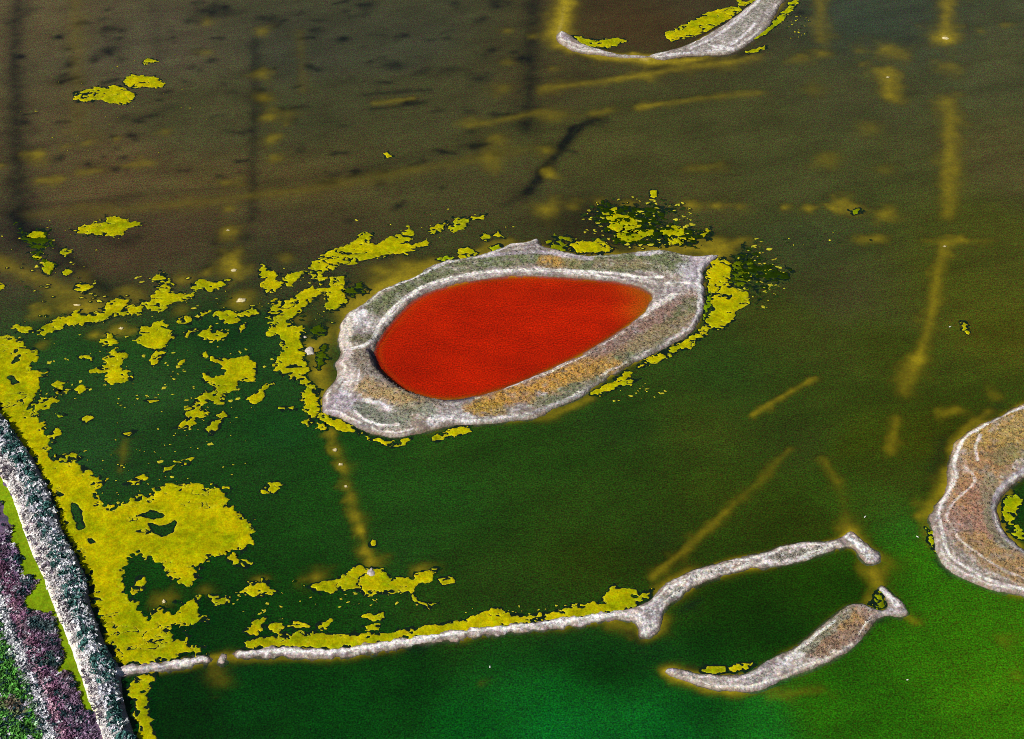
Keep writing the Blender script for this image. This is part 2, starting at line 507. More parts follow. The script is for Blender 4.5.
# ------------------------------------------------------------------ pond bed and water
# shoals: (polyline px, half width px, strength 0..1)
SHOALS = [
    ([(949, -30), (948, 0), (945, 40)], 8, .62), ([(945, 37)], 12, 1.2), ([(566, 0), (562, 20), (558, 34)], 6, .9), ([(600, 40), (640, 35)], 4, 0), ([(640, 106), (700, 98), (760, 92)], 5, .3), ([(470, 125), (540, 112)], 6, .28), ([(300, 30), (302, 90)], 6, .12), ([(75, 0), (78, 130)], 10, .14), ([(690, 168), (720, 165)], 7, .2), ([(925, 240), (990, 240)], 6, .16), ([(950, 100), (950, 150), (948, 215)], 9, .5),
    ([(962, 239), (945, 244), (938, 275), (930, 325), (918, 360)], 6.5, .55), ([(918, 358), (903, 390)], 9, .5),
    ([(897, 418), (891, 448)], 6.5, .42), ([(890, 72), (889, 95)], 11, .6), ([(889, 50)], 14, .45),
    ([(820, -20), (820, 40)], 7, .36), ([(822, 53)], 10, .45), ([(812, 89)], 11, .24), ([(952, 66)], 11, .32),
    ([(799, 57)], 8, .3), ([(858, 50)], 7, .3), ([(981, 31)], 6, .35), ([(1005, 25)], 6, .3), ([(870, 127)], 14, .2),
    ([(830, 158)], 12, .32), ([(885, 170)], 10, .2), ([(945, 414), (958, 409)], 7, .5), ([(995, 395)], 9, .28),
    ([(816, 377), (786, 394), (753, 414)], 4, .5), ([(790, 448), (760, 480), (725, 512)], 5, .26), ([(725, 512), (690, 545), (652, 577)], 5, .5),
    ([(825, 460), (836, 480)], 6, .3), ([(838, 485), (848, 522)], 6, .12), ([(860, 240), (878, 238)], 8, .55),
    ([(887, 214)], 9, .5), ([(850, 207)], 10, .7), ([(833, 208)], 6, .62), ([(809, 208)], 6, .62), ([(785, 207)], 5, .55), ([(1010, 493), (1001, 508), (1006, 530), (1020, 545)], 5, .7),
    ([(740, 206)], 7, .35), ([(715, 205)], 7, .65), ([(690, 205)], 8, .7), ([(627, 204)], 8, .55), ([(600, 203)], 7, .55), ([(572, 206)], 7, .4),
    ([(545, 210)], 11, .6), ([(495, 165), (488, 158)], 12, .32), ([(496, 137)], 9, .48), ([(502, 88)], 9, .32), ([(508, 30)], 6, .3),
    ([(554, 114)], 12, .35), ([(546, 150)], 9, .48), ([(549, 173)], 8, .68), ([(594, 114), (608, 110)], 6, .35), ([(660, 104), (640, 107)], 6, .25),
    ([(545, 88), (600, 81), (640, 75), (680, 68), (730, 62), (752, 57)], 7, .4), ([(620, 79), (650, 74)], 7, .3), ([(726, 63)], 9, .4),
    ([(566, -30), (564, 0), (560, 30)], 11, .85), ([(552, 25), (556, 45)], 8, .5), ([(600, 54), (625, 57), (655, 57)], 7, 1.3),
    ([(560, 45), (600, 58), (660, 62), (700, 59)], 6, .85), ([(552, 68)], 6, .3),
    ([(263, 31)], 7, .4), ([(262, 73)], 9, .4), ([(262, 98)], 9, .42), ([(269, 117)], 9, .6), ([(290, 113)], 9, .2), ([(272, 138)], 10, .62),
    ([(276, 158)], 7, .35), ([(375, 103), (395, 100), (413, 98)], 5, .35), ([(466, 121)], 9, .25), ([(508, 62)], 6, .25),
    ([(229, 208)], 7, .5), ([(228, 231)], 8, .72), ([(232, 255), (233, 270)], 9, .55), ([(234, 270)], 10, .72),
    ([(240, 300)], 13, .8), ([(183, 280)], 9, .55), ([(207, 272)], 6, .4), ([(125, 290), (140, 296)], 10, .38), ([(45, 312)], 10, .62),
    ([(72, 305), (88, 310)], 8, .75), ([(-20, 254), (0, 262), (40, 278), (75, 295), (100, 312)], 12, .42), ([(80, 275), (95, 305)], 12, .2),
    ([(121, 329)], 9, .75), ([(132, 331)], 7, .5), ([(94, 335)], 7, .6), ([(40, 346)], 7, .35), ([(180, 311)], 8, .35),
    ([(39, 154)], 9, .62), ([(66, 146)], 6, .25), ([(87, 143)], 7, .35), ([(116, 138)], 6, .3), ([(166, 131)], 7, .25),
    ([(40, 180), (60, 178)], 7, .42), ([(80, 172), (100, 170)], 7, .38), ([(125, 165), (148, 163)], 6, .32), ([(0, 165)], 5, .4),
    ([(225, 182)], 8, .4), ([(207, 22)], 8, .42), ([(207, 52)], 8, .28), ([(100, 212), (300, 190), (420, 168), (520, 150)], 10, .16),
    ([(30, 215), (110, 205)], 10, .1), ([(285, 258)], 8, .35),
    ([(330, 428), (350, 490), (370, 560)], 5, .26), ([(331, 433)], 6, .7), ([(335, 449)], 5, .75), ([(342, 466)], 6, .75),
    ([(346, 487)], 5, .75), ([(350, 497)], 6, .6), ([(354, 516)], 6, .68), ([(361, 530)], 6, .75), ([(365, 551)], 6, .75),
    ([(371, 562)], 8, .7), ([(316, 577)], 9, .6), ([(420, 571)], 9, .6), ([(262, 580)], 9, .5), ([(205, 590)], 9, .35), ([(163, 601)], 9, .5),
    ([(125, 440), (120, 470)], 5, .25), ([(478, 690)], 4, 0.0), ([(480, 683)], 5, .15), ([(222, 682)], 7, .2), ([(1003, 640)], 9, .2), ([(1018, 678)], 8, .2),
    ([(213, 658), (232, 656)], 6, .78), ([(216, 672)], 9, .3), ([(872, 572), (878, 582)], 8, .68), ([(872, 600)], 8, .7), ([(884, 598)], 6, .7),
    ([(345, 312), (380, 287), (432, 262)], 9, .72), ([(355, 300), (400, 275)], 20, .34), ([(376, 269)], 9, .5), ([(405, 264)], 9, .55),
    ([(640, 246), (690, 248), (722, 250)], 10, .62), ([(722, 248), (742, 240)], 9, .5), ([(660, 240), (710, 240)], 10, .45), ([(560, 246), (610, 250)], 9, .5), ([(470, 253), (510, 240)], 6, .55),
    ([(330, 330), (318, 350), (322, 385)], 12, .55), ([(310, 345)], 12, .78), ([(300, 318)], 12, .42), ([(325, 395), (316, 412)], 8, .5), ([(318, 372)], 9, .7),
    ([(946, 470), (942, 490), (930, 506)], 9, .5), ([(916, 503)], 8, .2), ([(930, 512), (918, 516)], 6, .6), ([(925, 525), (930, 545)], 6, .35), ([(990, 411), (965, 429), (950, 450)], 5, .5),
    ([(612, 623), (630, 628)], 7, .5), ([(645, 639), (655, 633)], 6, .35), ([(666, 618), (664, 630)], 5, .3), ([(664, 671), (690, 682)], 6, .42), ([(655, 590), (690, 568)], 6, .4),
    ([(545, 418), (590, 398)], 6, .6), ([(852, 530)], 7, .7), ([(848, 522), (838, 528)], 8, .3), ([(907, 615), (915, 622)], 6, .45), ([(888, 560), (880, 575)], 10, .3), ([(862, 566)], 9, .3),
    ([(820, 690), (770, 696)], 6, .25), ([(778, 688), (740, 695), (700, 691)], 4, .3), ([(240, 660), (320, 658), (400, 648)], 4, .3), ([(150, 673), (200, 665)], 4, .35),
]
# weed-dark deep spots: (polyline, half width, strength)
DARKS = [
    ([(20, -20), (14, 60), (18, 200), (24, 240)], 11, .6), ([(534, -20), (531, 80), (526, 130)], 9, .55), ([(255, 40), (252, 220)], 6, .45), ([(150, -20), (160, 60)], 8, .2), ([(10, 215), (60, 250), (112, 295)], 8, .5), ([(20, 207), (300, 180), (500, 142)], 6, .2),
    ([(595, 119), (575, 130), (560, 150), (545, 168), (528, 192)], 7, 1.0), ([(528, 192), (505, 205)], 7, .4), ([(212, 12)], 12, .75), ([(226, 7)], 7, .6), ([(173, 38)], 6, .6),
    ([(110, 50)], 9, .8), ([(95, 60)], 6, .7), ([(70, 65)], 7, .8), ([(60, 82), (75, 78)], 6, .8), ([(68, 49)], 6, .7),
    ([(119, 38)], 6, .6), ([(122, 30)], 5, .5), ([(20, 57)], 6, .8), ([(60, 37)], 4, .6), ([(107, 10)], 5, .6), ([(121, 60)], 6, .5),
    ([(130, 135)], 6, .7), ([(115, 170)], 5, .7), ([(60, 158)], 6, .7), ([(88, 164)], 4, .7), ([(126, 118)], 12, .35), ([(185, 82)], 4, .7), ([(199, 70)], 4, .5), ([(198, 53)], 4, .5),
    ([(308, 66), (318, 70)], 5, .65), ([(395, 67)], 9, .6), ([(368, 5)], 9, .65), ([(455, 3)], 7, .65), ([(495, 6)], 8, .65), ([(347, 11)], 5, .5), ([(478, 79)], 10, .6), ([(447, 38)], 4, .5),
    ([(365, 95), (390, 92), (430, 90)], 4, .5), ([(372, 109), (395, 107), (425, 102)], 3.5, .5), ([(485, 55)], 8, .35), ([(276, 26)], 6, .5), ([(262, 90)], 5, .8), ([(283, 109)], 6, .6), ([(295, 120)], 7, .4),
    ([(300, 151)], 7, .5), ([(435, 150), (455, 154)], 4, .6), ([(478, 148)], 7, .4), ([(380, 183)], 8, .6), ([(350, 221)], 6, .5), ([(332, 275)], 6, .4), ([(398, 206)], 6, .6),
    ([(560, 18), (556, 14)], 4, .8), ([(655, 67), (668, 65)], 6, .85), ([(700, 61), (712, 61)], 4, .8), ([(625, 53)], 3, .6), ([(580, 56), (600, 58)], 3, .4), ([(735, 58), (750, 50)], 4, .5),
    ([(800, 13)], 8, .6), ([(216, 243)], 6, .6), ([(245, 237)], 8, .5), ([(220, 253)], 5, .6), ([(130, 240)], 9, .5), ([(105, 236)], 20, .25), ([(30, 235)], 12, .45), ([(60, 262)], 10, .35),
    ([(210, 268)], 7, .45), ([(80, 310), (40, 330)], 6, .3), ([(300, 335)], 6, .8), ([(318, 352)], 5, .85), ([(325, 370)], 5, .85), ([(312, 325)], 4, .7), ([(325, 360)], 4, .7), ([(295, 320)], 5, .5),
    ([(620, 230)], 40, .25), ([(740, 270)], 25, .3), ([(705, 297)], 4, .6), ([(660, 540)], 30, .2),
    ([(950, 575), (935, 560)], 4, .6), ([(945, 440), (930, 480)], 8, .35), ([(1000, 405), (970, 425)], 6, .3), ([(700, 600), (680, 612)], 4, .4), ([(650, 650)], 40, .25),
    ([(380, 651), (420, 648)], 6, .5), ([(560, 645)], 30, .2), ([(775, 684)], 4, .5), ([(190, 675), (250, 668)], 9, .2), ([(628, 632), (640, 640)], 4, .5),
    ([(690, 668), (730, 671), (755, 664)], 4, .7), ([(700, 693)], 4, .3), ([(880, 621)], 4, .6),
]
# colour of the water itself: (px, py, sRGB)
WCOL = [
    (-60, -60, 92, 83, 60), (20, 20, 92, 83, 60), (60, 120, 87, 78, 55), (150, 50, 83, 78, 63), (200, 120, 74, 73, 49), (300, 50, 65, 67, 55), (300, 110, 65, 67, 45), (400, 40, 65, 67, 53),
    (450, 90, 70, 70, 45), (550, 80, 68, 63, 39), (640, 20, 68, 54, 31), (720, 0, 65, 57, 38), (600, 150, 72, 72, 39), (750, 120, 70, 72, 41), (850, 100, 70, 72, 45), (860, 20, 57, 67, 56),
    (900, 20, 59, 67, 55), (1000, 60, 74, 76, 49), (1060, 0, 72, 76, 53), (1000, 160, 81, 78, 45), (1000, 250, 71, 75, 24), (100, 180, 89, 76, 51), (200, 200, 87, 76, 47), (300, 190, 85, 76, 45),
    (420, 190, 72, 70, 43), (500, 200, 72, 70, 43), (700, 190, 72, 72, 39), (800, 180, 70, 74, 41), (800, 250, 60, 68, 40), (20, 270, 64, 62, 46), (40, 240, 68, 62, 50), (120, 260, 74, 62, 46),
    (170, 240, 76, 64, 48), (300, 240, 68, 60, 42), (280, 270, 56, 58, 40), (600, 230, 50, 48, 30), (780, 330, 61, 70, 24), (840, 300, 66, 68, 38), (980, 330, 73, 77, 16), (960, 290, 71, 77, 20),
    (1060, 330, 75, 77, 18), (870, 350, 61, 73, 17), (870, 450, 55, 69, 8), (920, 440, 55, 63, 6), (800, 440, 51, 66, 22), (720, 370, 43, 68, 22), (700, 430, 54, 70, 19), (620, 420, 35, 63, 20),
    (560, 480, 35, 68, 17), (600, 500, 42, 70, 17), (500, 450, 35, 69, 19), (450, 500, 33, 75, 22), (330, 470, 28, 73, 22), (280, 440, 22, 69, 27), (400, 560, 30, 69, 22), (230, 400, 30, 69, 29),
    (150, 400, 38, 73, 34), (150, 350, 33, 73, 29), (60, 360, 33, 71, 31), (230, 340, 22, 61, 27), (100, 440, 35, 73, 36), (100, 300, 52, 60, 40), (170, 440, 30, 66, 29), (240, 480, 25, 63, 22),
    (200, 620, 8, 50, 14), (160, 590, 17, 61, 15), (300, 600, 17, 61, 14), (300, 520, 25, 69, 19), (450, 600, 33, 63, 15), (520, 580, 35, 59, 15), (600, 560, 42, 63, 10), (680, 560, 40, 54, 10),
    (720, 500, 51, 68, 14), (780, 520, 44, 60, 8), (840, 500, 51, 75, 15), (880, 510, 53, 81, 20), (900, 540, 43, 99, 24), (910, 580, 47, 105, 6), (900, 480, 52, 64, 14), (250, 700, 4, 55, 14),
    (180, 700, 4, 42, 10), (180, 740, 4, 46, 11), (330, 720, 4, 66, 16), (400, 680, 4, 52, 11), (450, 735, 4, 83, 24), (560, 730, 6, 103, 38), (560, 700, 6, 87, 27), (640, 725, 6, 97, 34),
    (580, 660, 6, 54, 10), (680, 700, 6, 73, 22), (760, 720, 20, 104, 28), (820, 700, 43, 103, 6), (920, 640, 47, 105, 6), (960, 620, 57, 115, 6), (990, 680, 61, 119, 6), (1000, 730, 47, 105, 6),
    (1050, 660, 59, 117, 6), (900, 720, 39, 97, 6), (750, 610, 20, 54, 5), (800, 580, 26, 61, 3), (850, 580, 25, 61, 3), (700, 640, 8, 50, 8), (780, 640, 12, 48, 6), (830, 600, 22, 56, 3),
    (560, 780, 6, 97, 35), (1020, 520, 20, 56, 14), (1060, 510, 20, 56, 14), (720, 590, 18, 52, 5),
]


def soft(x, y, items, power=2.2, gain=1.0):
    """1 - prod(1 - s): strokes with a soft edge, evaluated only in their neighbourhood"""
    keep = np.ones(x.shape)
    for pts, hw, st in items:
        if st <= 0:
            continue
        w = PW(pts)
        r = hw * mpp(pts[0][1])
        x0, x1 = w[:, 0].min() - 3 * r, w[:, 0].max() + 3 * r
        y0, y1 = w[:, 1].min() - 3 * r, w[:, 1].max() + 3 * r
        i0, i1 = np.searchsorted(x[0], [x0, x1])
        j0, j1 = np.searchsorted(y[:, 0], [y0, y1])
        if i1 <= i0 or j1 <= j0:
            continue
        xs, ys = x[j0:j1, i0:i1], y[j0:j1, i0:i1]
        d = line_dist(xs, ys, w) / r
        d = d * (1 + 1.1 * fbm(xs, ys, 1.8 * r + 1.0, 5, 4))
        keep[j0:j1, i0:i1] *= 1 - gain * st * np.exp(-np.maximum(d, 0) ** power * 1.1)
    return 1 - keep


def axis(lo, hi, step, far, grow=1.35):
    mid = list(np.arange(lo, hi + step, step))
    a, s = [], step
    x = hi + step
    while x < far:
        s *= grow
        x += s
        a.append(x)
    b, s, x = [], step, lo
    while x > -far:
        s *= grow
        x -= s
        b.append(x)
    return np.array(b[::-1] + mid + a)


GS = 0.85
gx = axis(-250, 250, GS, 9000)
gy = axis(240, 680, GS, 9000)
GX, GY = np.meshgrid(gx, gy)
ny, nx = GX.shape
fine = (GX > -262) & (GX < 262) & (GY > 228) & (GY < 692)
land = np.full(GX.shape, -50.0)
xf, yf = GX[fine], GY[fine]
lf = np.full(xf.shape, -60.0)
for f in ALL_LAND:
    lf = np.maximum(lf, f(xf, yf))
lev_f = f_levee(xf, yf)
land[fine] = lf
fr_n = np.clip(0.55 + 1.5 * fbm(GX, GY, 12, 9, 3), 0.12, 1.3)
fringe = np.exp(-np.maximum(-land, 0) / (0.28 + 0.42 * fr_n)) * np.clip(0.3 + 0.45 * fr_n, 0, .75)
shoal = soft(GX, GY, SHOALS, 1.7, 0.72)
shoal = 1 - (1 - shoal) * (1 - fringe)
shoal = np.clip(shoal * (1 + 0.25 * fbm(GX, GY, 3.5, 3, 3)), 0, 0.985)
depth = np.minimum(-np.log(np.maximum(shoal, 0.004)) / (2 * KABS), 1.0)
bedz = -depth * 1.3 - 0.02

ctr = np.array([px2w(a, b) for a, b, *_ in WCOL])
ccol = lin(np.array([c[2:] for c in WCOL], dtype=float))


def idw(x, y):
    xr, yr = x.ravel(), y.ravel()
    num = np.zeros((xr.size, 3))
    den = np.zeros(xr.size)
    for (cx, cy), c in zip(ctr, ccol):
        w = 1.0 / (((xr - cx) ** 2 + (yr - cy) ** 2 + 60.0) ** 1.6)
        num += w[:, None] * c
        den += w
    return num / den[:, None]


wx = GX + 14 * fbm(GX, GY, 40, 21, 3)
wy = GY + 14 * fbm(GX, GY, 40, 22, 3)
wcol = idw(wx, wy)
rb = np.random.default_rng(19)
for _ in range(95):
    bx, by = rb.uniform(0, 520), rb.uniform(0, 190) ** 1.0
    ln = rb.uniform(0, 14)
    DARKS.append(([(bx, by), (bx + ln, by - ln * rb.uniform(-.1, .35))], rb.uniform(2.5, 6), rb.uniform(.25, .7)))
dark = np.clip(soft(GX, GY, DARKS, 1.8) * 1.2, 0, 1)
# the enclosed lagoons have water of their own colour up to the foot of their banks
dk = np.clip(dark * (1 + 0.5 * fbm(GX, GY, 3, 8, 3)), 0, 1).ravel()[:, None]
wcol = wcol * (1 - dk) + (lin([14, 26, 36]) * 0.45 + wcol * 0.10) * dk
# wind streaks of bloom
st = 1 + 0.28 * fbm(GX * 0.35 + GY * 0.2, GY * 1.0 - GX * 0.35, 7, 33, 3).ravel()[:, None]
wcol = wcol * st

red_in = np.full(GX.shape, -50.0)
red_in[fine] = sdf(xf, yf, P_MAIN_IN)
redc = (red_in[:-1, :-1] + red_in[1:, 1:]) / 2
keep = redc < -2.2
faces, used = grid_faces(ny, nx, keep)
WADJ = np.array([0.95, 0.93, 0.72])
water = link("water", np.stack([GX.ravel(), GY.ravel(), np.zeros(GX.size)], 1)[used], faces, M_WATER,
             wcol[used] * WADJ, attrs={"depth": depth.ravel()[used]})
tag(water, "dark olive to emerald green shallow pond water round the islands", "pond water", kind="structure")

bcol = lin([168, 148, 8]) * (1 + 0.5 * fbm(GX, GY, 9, 41, 4)).ravel()[:, None]
pale = sstep(0.8, 0.98, shoal).ravel()[:, None]
faces, used = grid_faces(ny, nx, np.ones((ny - 1, nx - 1), bool))
bed = link("ground", np.stack([GX.ravel(), GY.ravel(), bedz.ravel()], 1), faces, M_BED, bcol * (1 - 0.35 * pale) + lin([200, 180, 120]) * 0.35 * pale)
tag(bed, "ochre mud bed with shoals showing through the pond water", "mud bed", kind="structure")

# red brine inside the ring island
x0, y0 = P_MAIN_IN.min(0) - 3
x1, y1 = P_MAIN_IN.max(0) + 3
rx, ry = np.meshgrid(np.arange(x0, x1, 0.7), np.arange(y0, y1, 0.7))
rs = sdf(rx, ry, P_MAIN_IN)
rk = (rs[:-1, :-1] > -1.9)
faces, used = grid_faces(*rx.shape, rk)
tip = line_dist(rx, ry, PW([(640, 288), (650, 299), (643, 312)]))
topd = line_dist(rx, ry, PW([(400, 312), (430, 293), (480, 281), (560, 279), (620, 284)]))
rc = np.zeros(rx.shape + (3,)) + lin([168, 28, 0])
w = (np.exp(-np.maximum(topd, 0) / 7.0) * 0.6)[..., None]
rc = rc * (1 - w) + lin([188, 44, 0]) * w
w = np.exp(-(tip / 5.5) ** 1.5)[..., None] * 0.9
rc = rc * (1 - w) + lin([176, 84, 10]) * w
w = (np.exp(-np.maximum(rs, 0) / 1.2) * 0.35)[..., None]
rc = rc * (1 - w) + lin([190, 75, 14]) * w
rc *= (1 + 0.36 * fbm(rx * 0.6 + ry * .3, ry, 10, 61, 4))[..., None]
rz = np.zeros(rx.size) + 0.03
rdep = np.clip(rs * 0.3, 0.1, 3).ravel()
red = link("red_brine_pond", np.stack([rx.ravel(), ry.ravel(), rz], 1)[used], faces, M_RED, rc.reshape(-1, 3)[used], attrs={"depth": rdep[used]})
tag(red, "blood red teardrop pond of brine enclosed by the pale ring island", "red pond", kind="structure")

# ------------------------------------------------------------------ land
C_GREY, C_WHITE, C_LAV = (148, 138, 130), (240, 235, 226), (184, 172, 186)
C_GREEN, C_GOLD, C_PURP = (112, 122, 78), (196, 150, 64), (152, 120, 104)
C_TAN, C_PINK, C_OLIVE = (214, 202, 184), (202, 186, 176), (108, 108, 74)

# ops: (polyline px, half width px, sRGB, strength, edge noise, vegetation density)
OPS_MAIN = [
    ([(682, 268), (700, 262), (708, 262), (694, 284)], 11, C_LAV, .8, .5, 0),
    ([(378, 310), (397, 293), (420, 283), (442, 273), (465, 267), (487, 264), (510, 261), (532, 259), (548, 261)], 6.5, C_GREEN, .95, .6, .8),
    ([(545, 262), (572, 264)], 5, C_GOLD, .85, .6, .9),
    ([(580, 263), (611, 264), (641, 263), (662, 261), (674, 264)], 9, C_GREEN, .95, .5, .9),
    ([(600, 266), (640, 266)], 4, (160, 136, 96), .5, .8, .6),
    ([(480, 258), (530, 254), (560, 256), (590, 260)], 3, C_LAV, .7, .5, 0),
    ([(637, 256), (660, 255)], 2.5, (205, 200, 205), .8, .7, 0),
    ([(505, 246), (521, 244), (536, 241)], 2.2, C_WHITE, 1, .4, 0),
    ([(396, 287), (420, 277), (438, 268), (453, 263)], 1.6, (215, 210, 210), .9, .7, 0),
    ([(347, 352), (362, 349), (373, 341), (379, 328), (389, 315), (405, 300), (424, 288), (447, 280.5), (476, 275), (510, 272), (543, 271.5), (580, 273),
      (601, 274.5), (621, 276), (641, 279), (662, 278)], 2.2, C_WHITE, 1, .45, 0),
    ([(405, 303), (424, 291), (447, 283), (476, 277.5), (510, 274.5), (580, 275.5), (625, 281)], 1.0, (170, 158, 160), .6, .4, 0),
    ([(641, 280), (655, 284), (664, 287)], 3, (205, 196, 186), .7, .8, 0),
    ([(655, 294), (664, 292), (700, 291)], 3.2, (150, 136, 134), .8, .4, 0),
    ([(668, 284.5), (700, 285)], 1.7, C_WHITE, 1, .5, 0), ([(672, 296), (694, 296)], 1.5, C_WHITE, 1, .5, 0),
    ([(685, 268), (695, 280)], 6, (202, 198, 208), .6, .9, 0),
    ([(690, 304), (662, 320), (631, 338), (601, 356), (572, 370), (543, 383), (512, 393), (490, 398)], 9, C_PURP, .95, .6, .9),
    ([(690, 306), (668, 330), (640, 348), (602, 371), (560, 396), (540, 404)], 5.5, C_GREEN, .85, .7, .9),
    ([(690, 320), (666, 331), (621, 354)], 5, (168, 140, 104), .6, 1.0, .9),
    ([(606, 366), (574, 375), (545, 386), (510, 398), (480, 408)], 7.5, C_GOLD, .95, .8, 1),
    ([(498, 410), (481, 409)], 6, (170, 142, 50), .7, .6, 1),
    ([(619, 373), (590, 392), (557, 405), (520, 418), (480, 421)], 2.6, (168, 164, 160), .9, .5, 0),
    ([(700, 275), (700, 310), (694, 323)], 2.5, (158, 156, 164), .8, .5, 0),
    ([(672, 298), (653, 309), (641, 318)], 3.2, (226, 218, 208), .9, .8, 0),
    ([(641, 317), (600, 343), (580, 355), (552, 370), (512, 387), (475, 397.5)], 1.1, (222, 214, 212), .9, .5, 0),
    ([(432, 424), (445, 419), (470, 420.5)], 5, (220, 214, 214), .95, .9, 0),
    ([(338, 403), (333, 410), (350, 405)], 11, C_LAV, .7, .5, 0), ([(343, 378), (355, 381), (350, 390)], 8, C_PINK, .9, .6, 0),
    ([(345, 345), (345, 334), (349, 322)], 7, C_TAN, .95, .5, 0), ([(362, 325), (360, 318)], 7, (226, 222, 222), .85, .9, 0),
    ([(358, 341), (367, 340)], 4, C_OLIVE, .9, .5, .9), ([(364, 362), (368, 370)], 7, (134, 120, 98), .85, .6, .8),
    ([(376, 378), (388, 390), (410, 400), (430, 405)], 7, (128, 116, 102), .85, .7, .9),
    ([(366, 390), (376, 396), (395, 402), (412, 407)], 6, (180, 152, 98), .9, .8, 1),
    ([(362, 412), (381, 420), (400, 422)], 6, (120, 130, 110), .85, .7, .9), ([(429, 413), (412, 414), (400, 416)], 5, (128, 132, 110), .8, .7, .8),
    ([(364, 403), (381, 407), (389, 413)], 2.6, (222, 216, 214), .95, .8, 0),
    ([(355, 413), (364, 421), (380, 427), (398, 427)], 1.5, C_WHITE, 1, .5, 0),
    ([(345, 350), (349, 356), (345, 362), (336, 364)], 3, (210, 190, 186), .8, .6, 0),
    ([(345, 384), (358, 384), (359, 374)], 1.2, (236, 230, 226), .9, .5, 0),
    ([(340, 392), (350, 398)], 3, (222, 216, 220), .7, 1, 0),
]
OPS_RIGHT = [
    ([(985, 445), (1014, 432), (1060, 420), (1110, 460)], 17, (178, 146, 74), .95, .5, 1), ([(968, 500), (976, 480), (990, 462)], 13, (180, 138, 88), .95, .5, 1),
    ([(960, 522), (978, 530), (986, 516), (982, 498)], 12, (164, 122, 100), .9, .6, 1), ([(975, 545), (1005, 564), (1060, 582), (1120, 560), (1130, 500)], 10, (170, 136, 82), .9, .7, 1),
    ([(990, 480), (990, 520), (1005, 545)], 4, (116, 126, 96), .7, .8, .8), ([(1000, 460), (1010, 452)], 7, (110, 118, 70), .6, 1, .8), ([(1005, 440), (1024, 425)], 5, (170, 146, 84), .7, 1, 1),
    ([(1024, 409), (999, 418), (981, 429), (966, 438), (958, 451), (953.5, 467), (956, 481), (943, 500), (938, 515), (943, 536), (949, 557), (969, 571.5), (993, 583.5), (1024, 591)], 1.5, C_WHITE, .95, .8, 0),
    ([(980, 437), (975, 449), (977, 461)], 1.7, (226, 212, 204), .9, .6, 0),
    ([(965, 470), (974, 478), (971, 488), (954, 503), (946, 518), (953, 530), (960, 542), (984, 560), (1002, 571.5), (1024, 580)], 1.3, (216, 200, 186), .85, .8, 0),
    ([(1024, 471), (1004, 486), (994, 502), (994, 518), (1002, 535), (1013, 546), (1026, 554)], 2.6, (160, 152, 160), .9, .4, 0),
]
OPS_TOP = [
    ([(690, 50), (720, 42), (745, 28), (765, 10)], 6, (158, 152, 146), .7, .6, .3), ([(665, 56), (700, 53), (730, 47), (755, 25)], 1.6, (226, 222, 224), .9, .9, 0),
    ([(690, 50), (715, 38), (745, 15), (765, -5)], 1.5, (222, 216, 216), .9, .9, 0), ([(715, 48), (730, 50)], 4, (220, 216, 216), .9, .9, 0),
    ([(735, 35), (755, 15), (775, -5)], 3.5, (136, 136, 118), .6, .8, .7), ([(560, 40), (585, 49), (605, 53)], 1.6, (218, 208, 200), .9, .6, 0), ([(562, 36), (567, 40)], 3, C_LAV, .8, .5, 0),
]
OPS_A = [
    ([(239, 655), (281, 651.5), (318, 653), (351, 651), (381, 646), (411, 641.5), (446, 636), (481, 631), (512, 628.5), (574, 621), (612, 616)], 2.6, (214, 206, 202), .8, 1.3, 0),
    ([(239, 657.5), (281, 654.5), (318, 656), (351, 654)], 1.6, (150, 140, 142), .8, .9, 0),
    ([(612, 615), (635, 612), (628, 616)], 3, (220, 206, 200), .9, .8, 0), ([(637, 616), (641, 630)], 2.2, (228, 222, 220), .9, .6, 0),
    ([(650, 615), (655, 605), (648, 628)], 9, (162, 156, 162), .8, .4, 0), ([(672, 594), (690, 583), (712, 574)], 3.5, (205, 190, 176), .85, .8, 0),
    ([(665, 590), (700, 574), (740, 562), (775, 554)], 1.6, C_WHITE, .8, 1.0, 0), ([(700, 580), (740, 569), (780, 560)], 1.5, (224, 216, 210), .8, 1, 0),
    ([(690, 578), (720, 570)], 2, (122, 126, 112), .6, .9, .6), ([(668, 600), (680, 590)], 2, (110, 128, 122), .7, .9, .6),
    ([(775, 560), (800, 553), (820, 549)], 3, (132, 132, 116), .75, .8, .8), ([(790, 552), (815, 546), (840, 545)], 1.5, (220, 206, 196), .8, .8, 0), ([(758, 565), (800, 560), (825, 551)], 1.2, (220, 216, 210), .8, .8, 0),
    ([(848, 538), (858, 545), (868, 557)], 3.2, (240, 238, 238), .95, .5, 0), ([(860, 541), (870, 552)], 1, (96, 90, 100), .7, .5, 0), ([(874, 556), (878, 559)], 3.5, (176, 168, 174), .8, .4, 0),
    ([(239, 654), (281, 650.5), (318, 652), (351, 650), (381, 645), (411, 640.5), (446, 635), (481, 630), (512, 627.5), (574, 620), (612, 615)], 1.7, (252, 250, 246), 1, .8, 0),
]
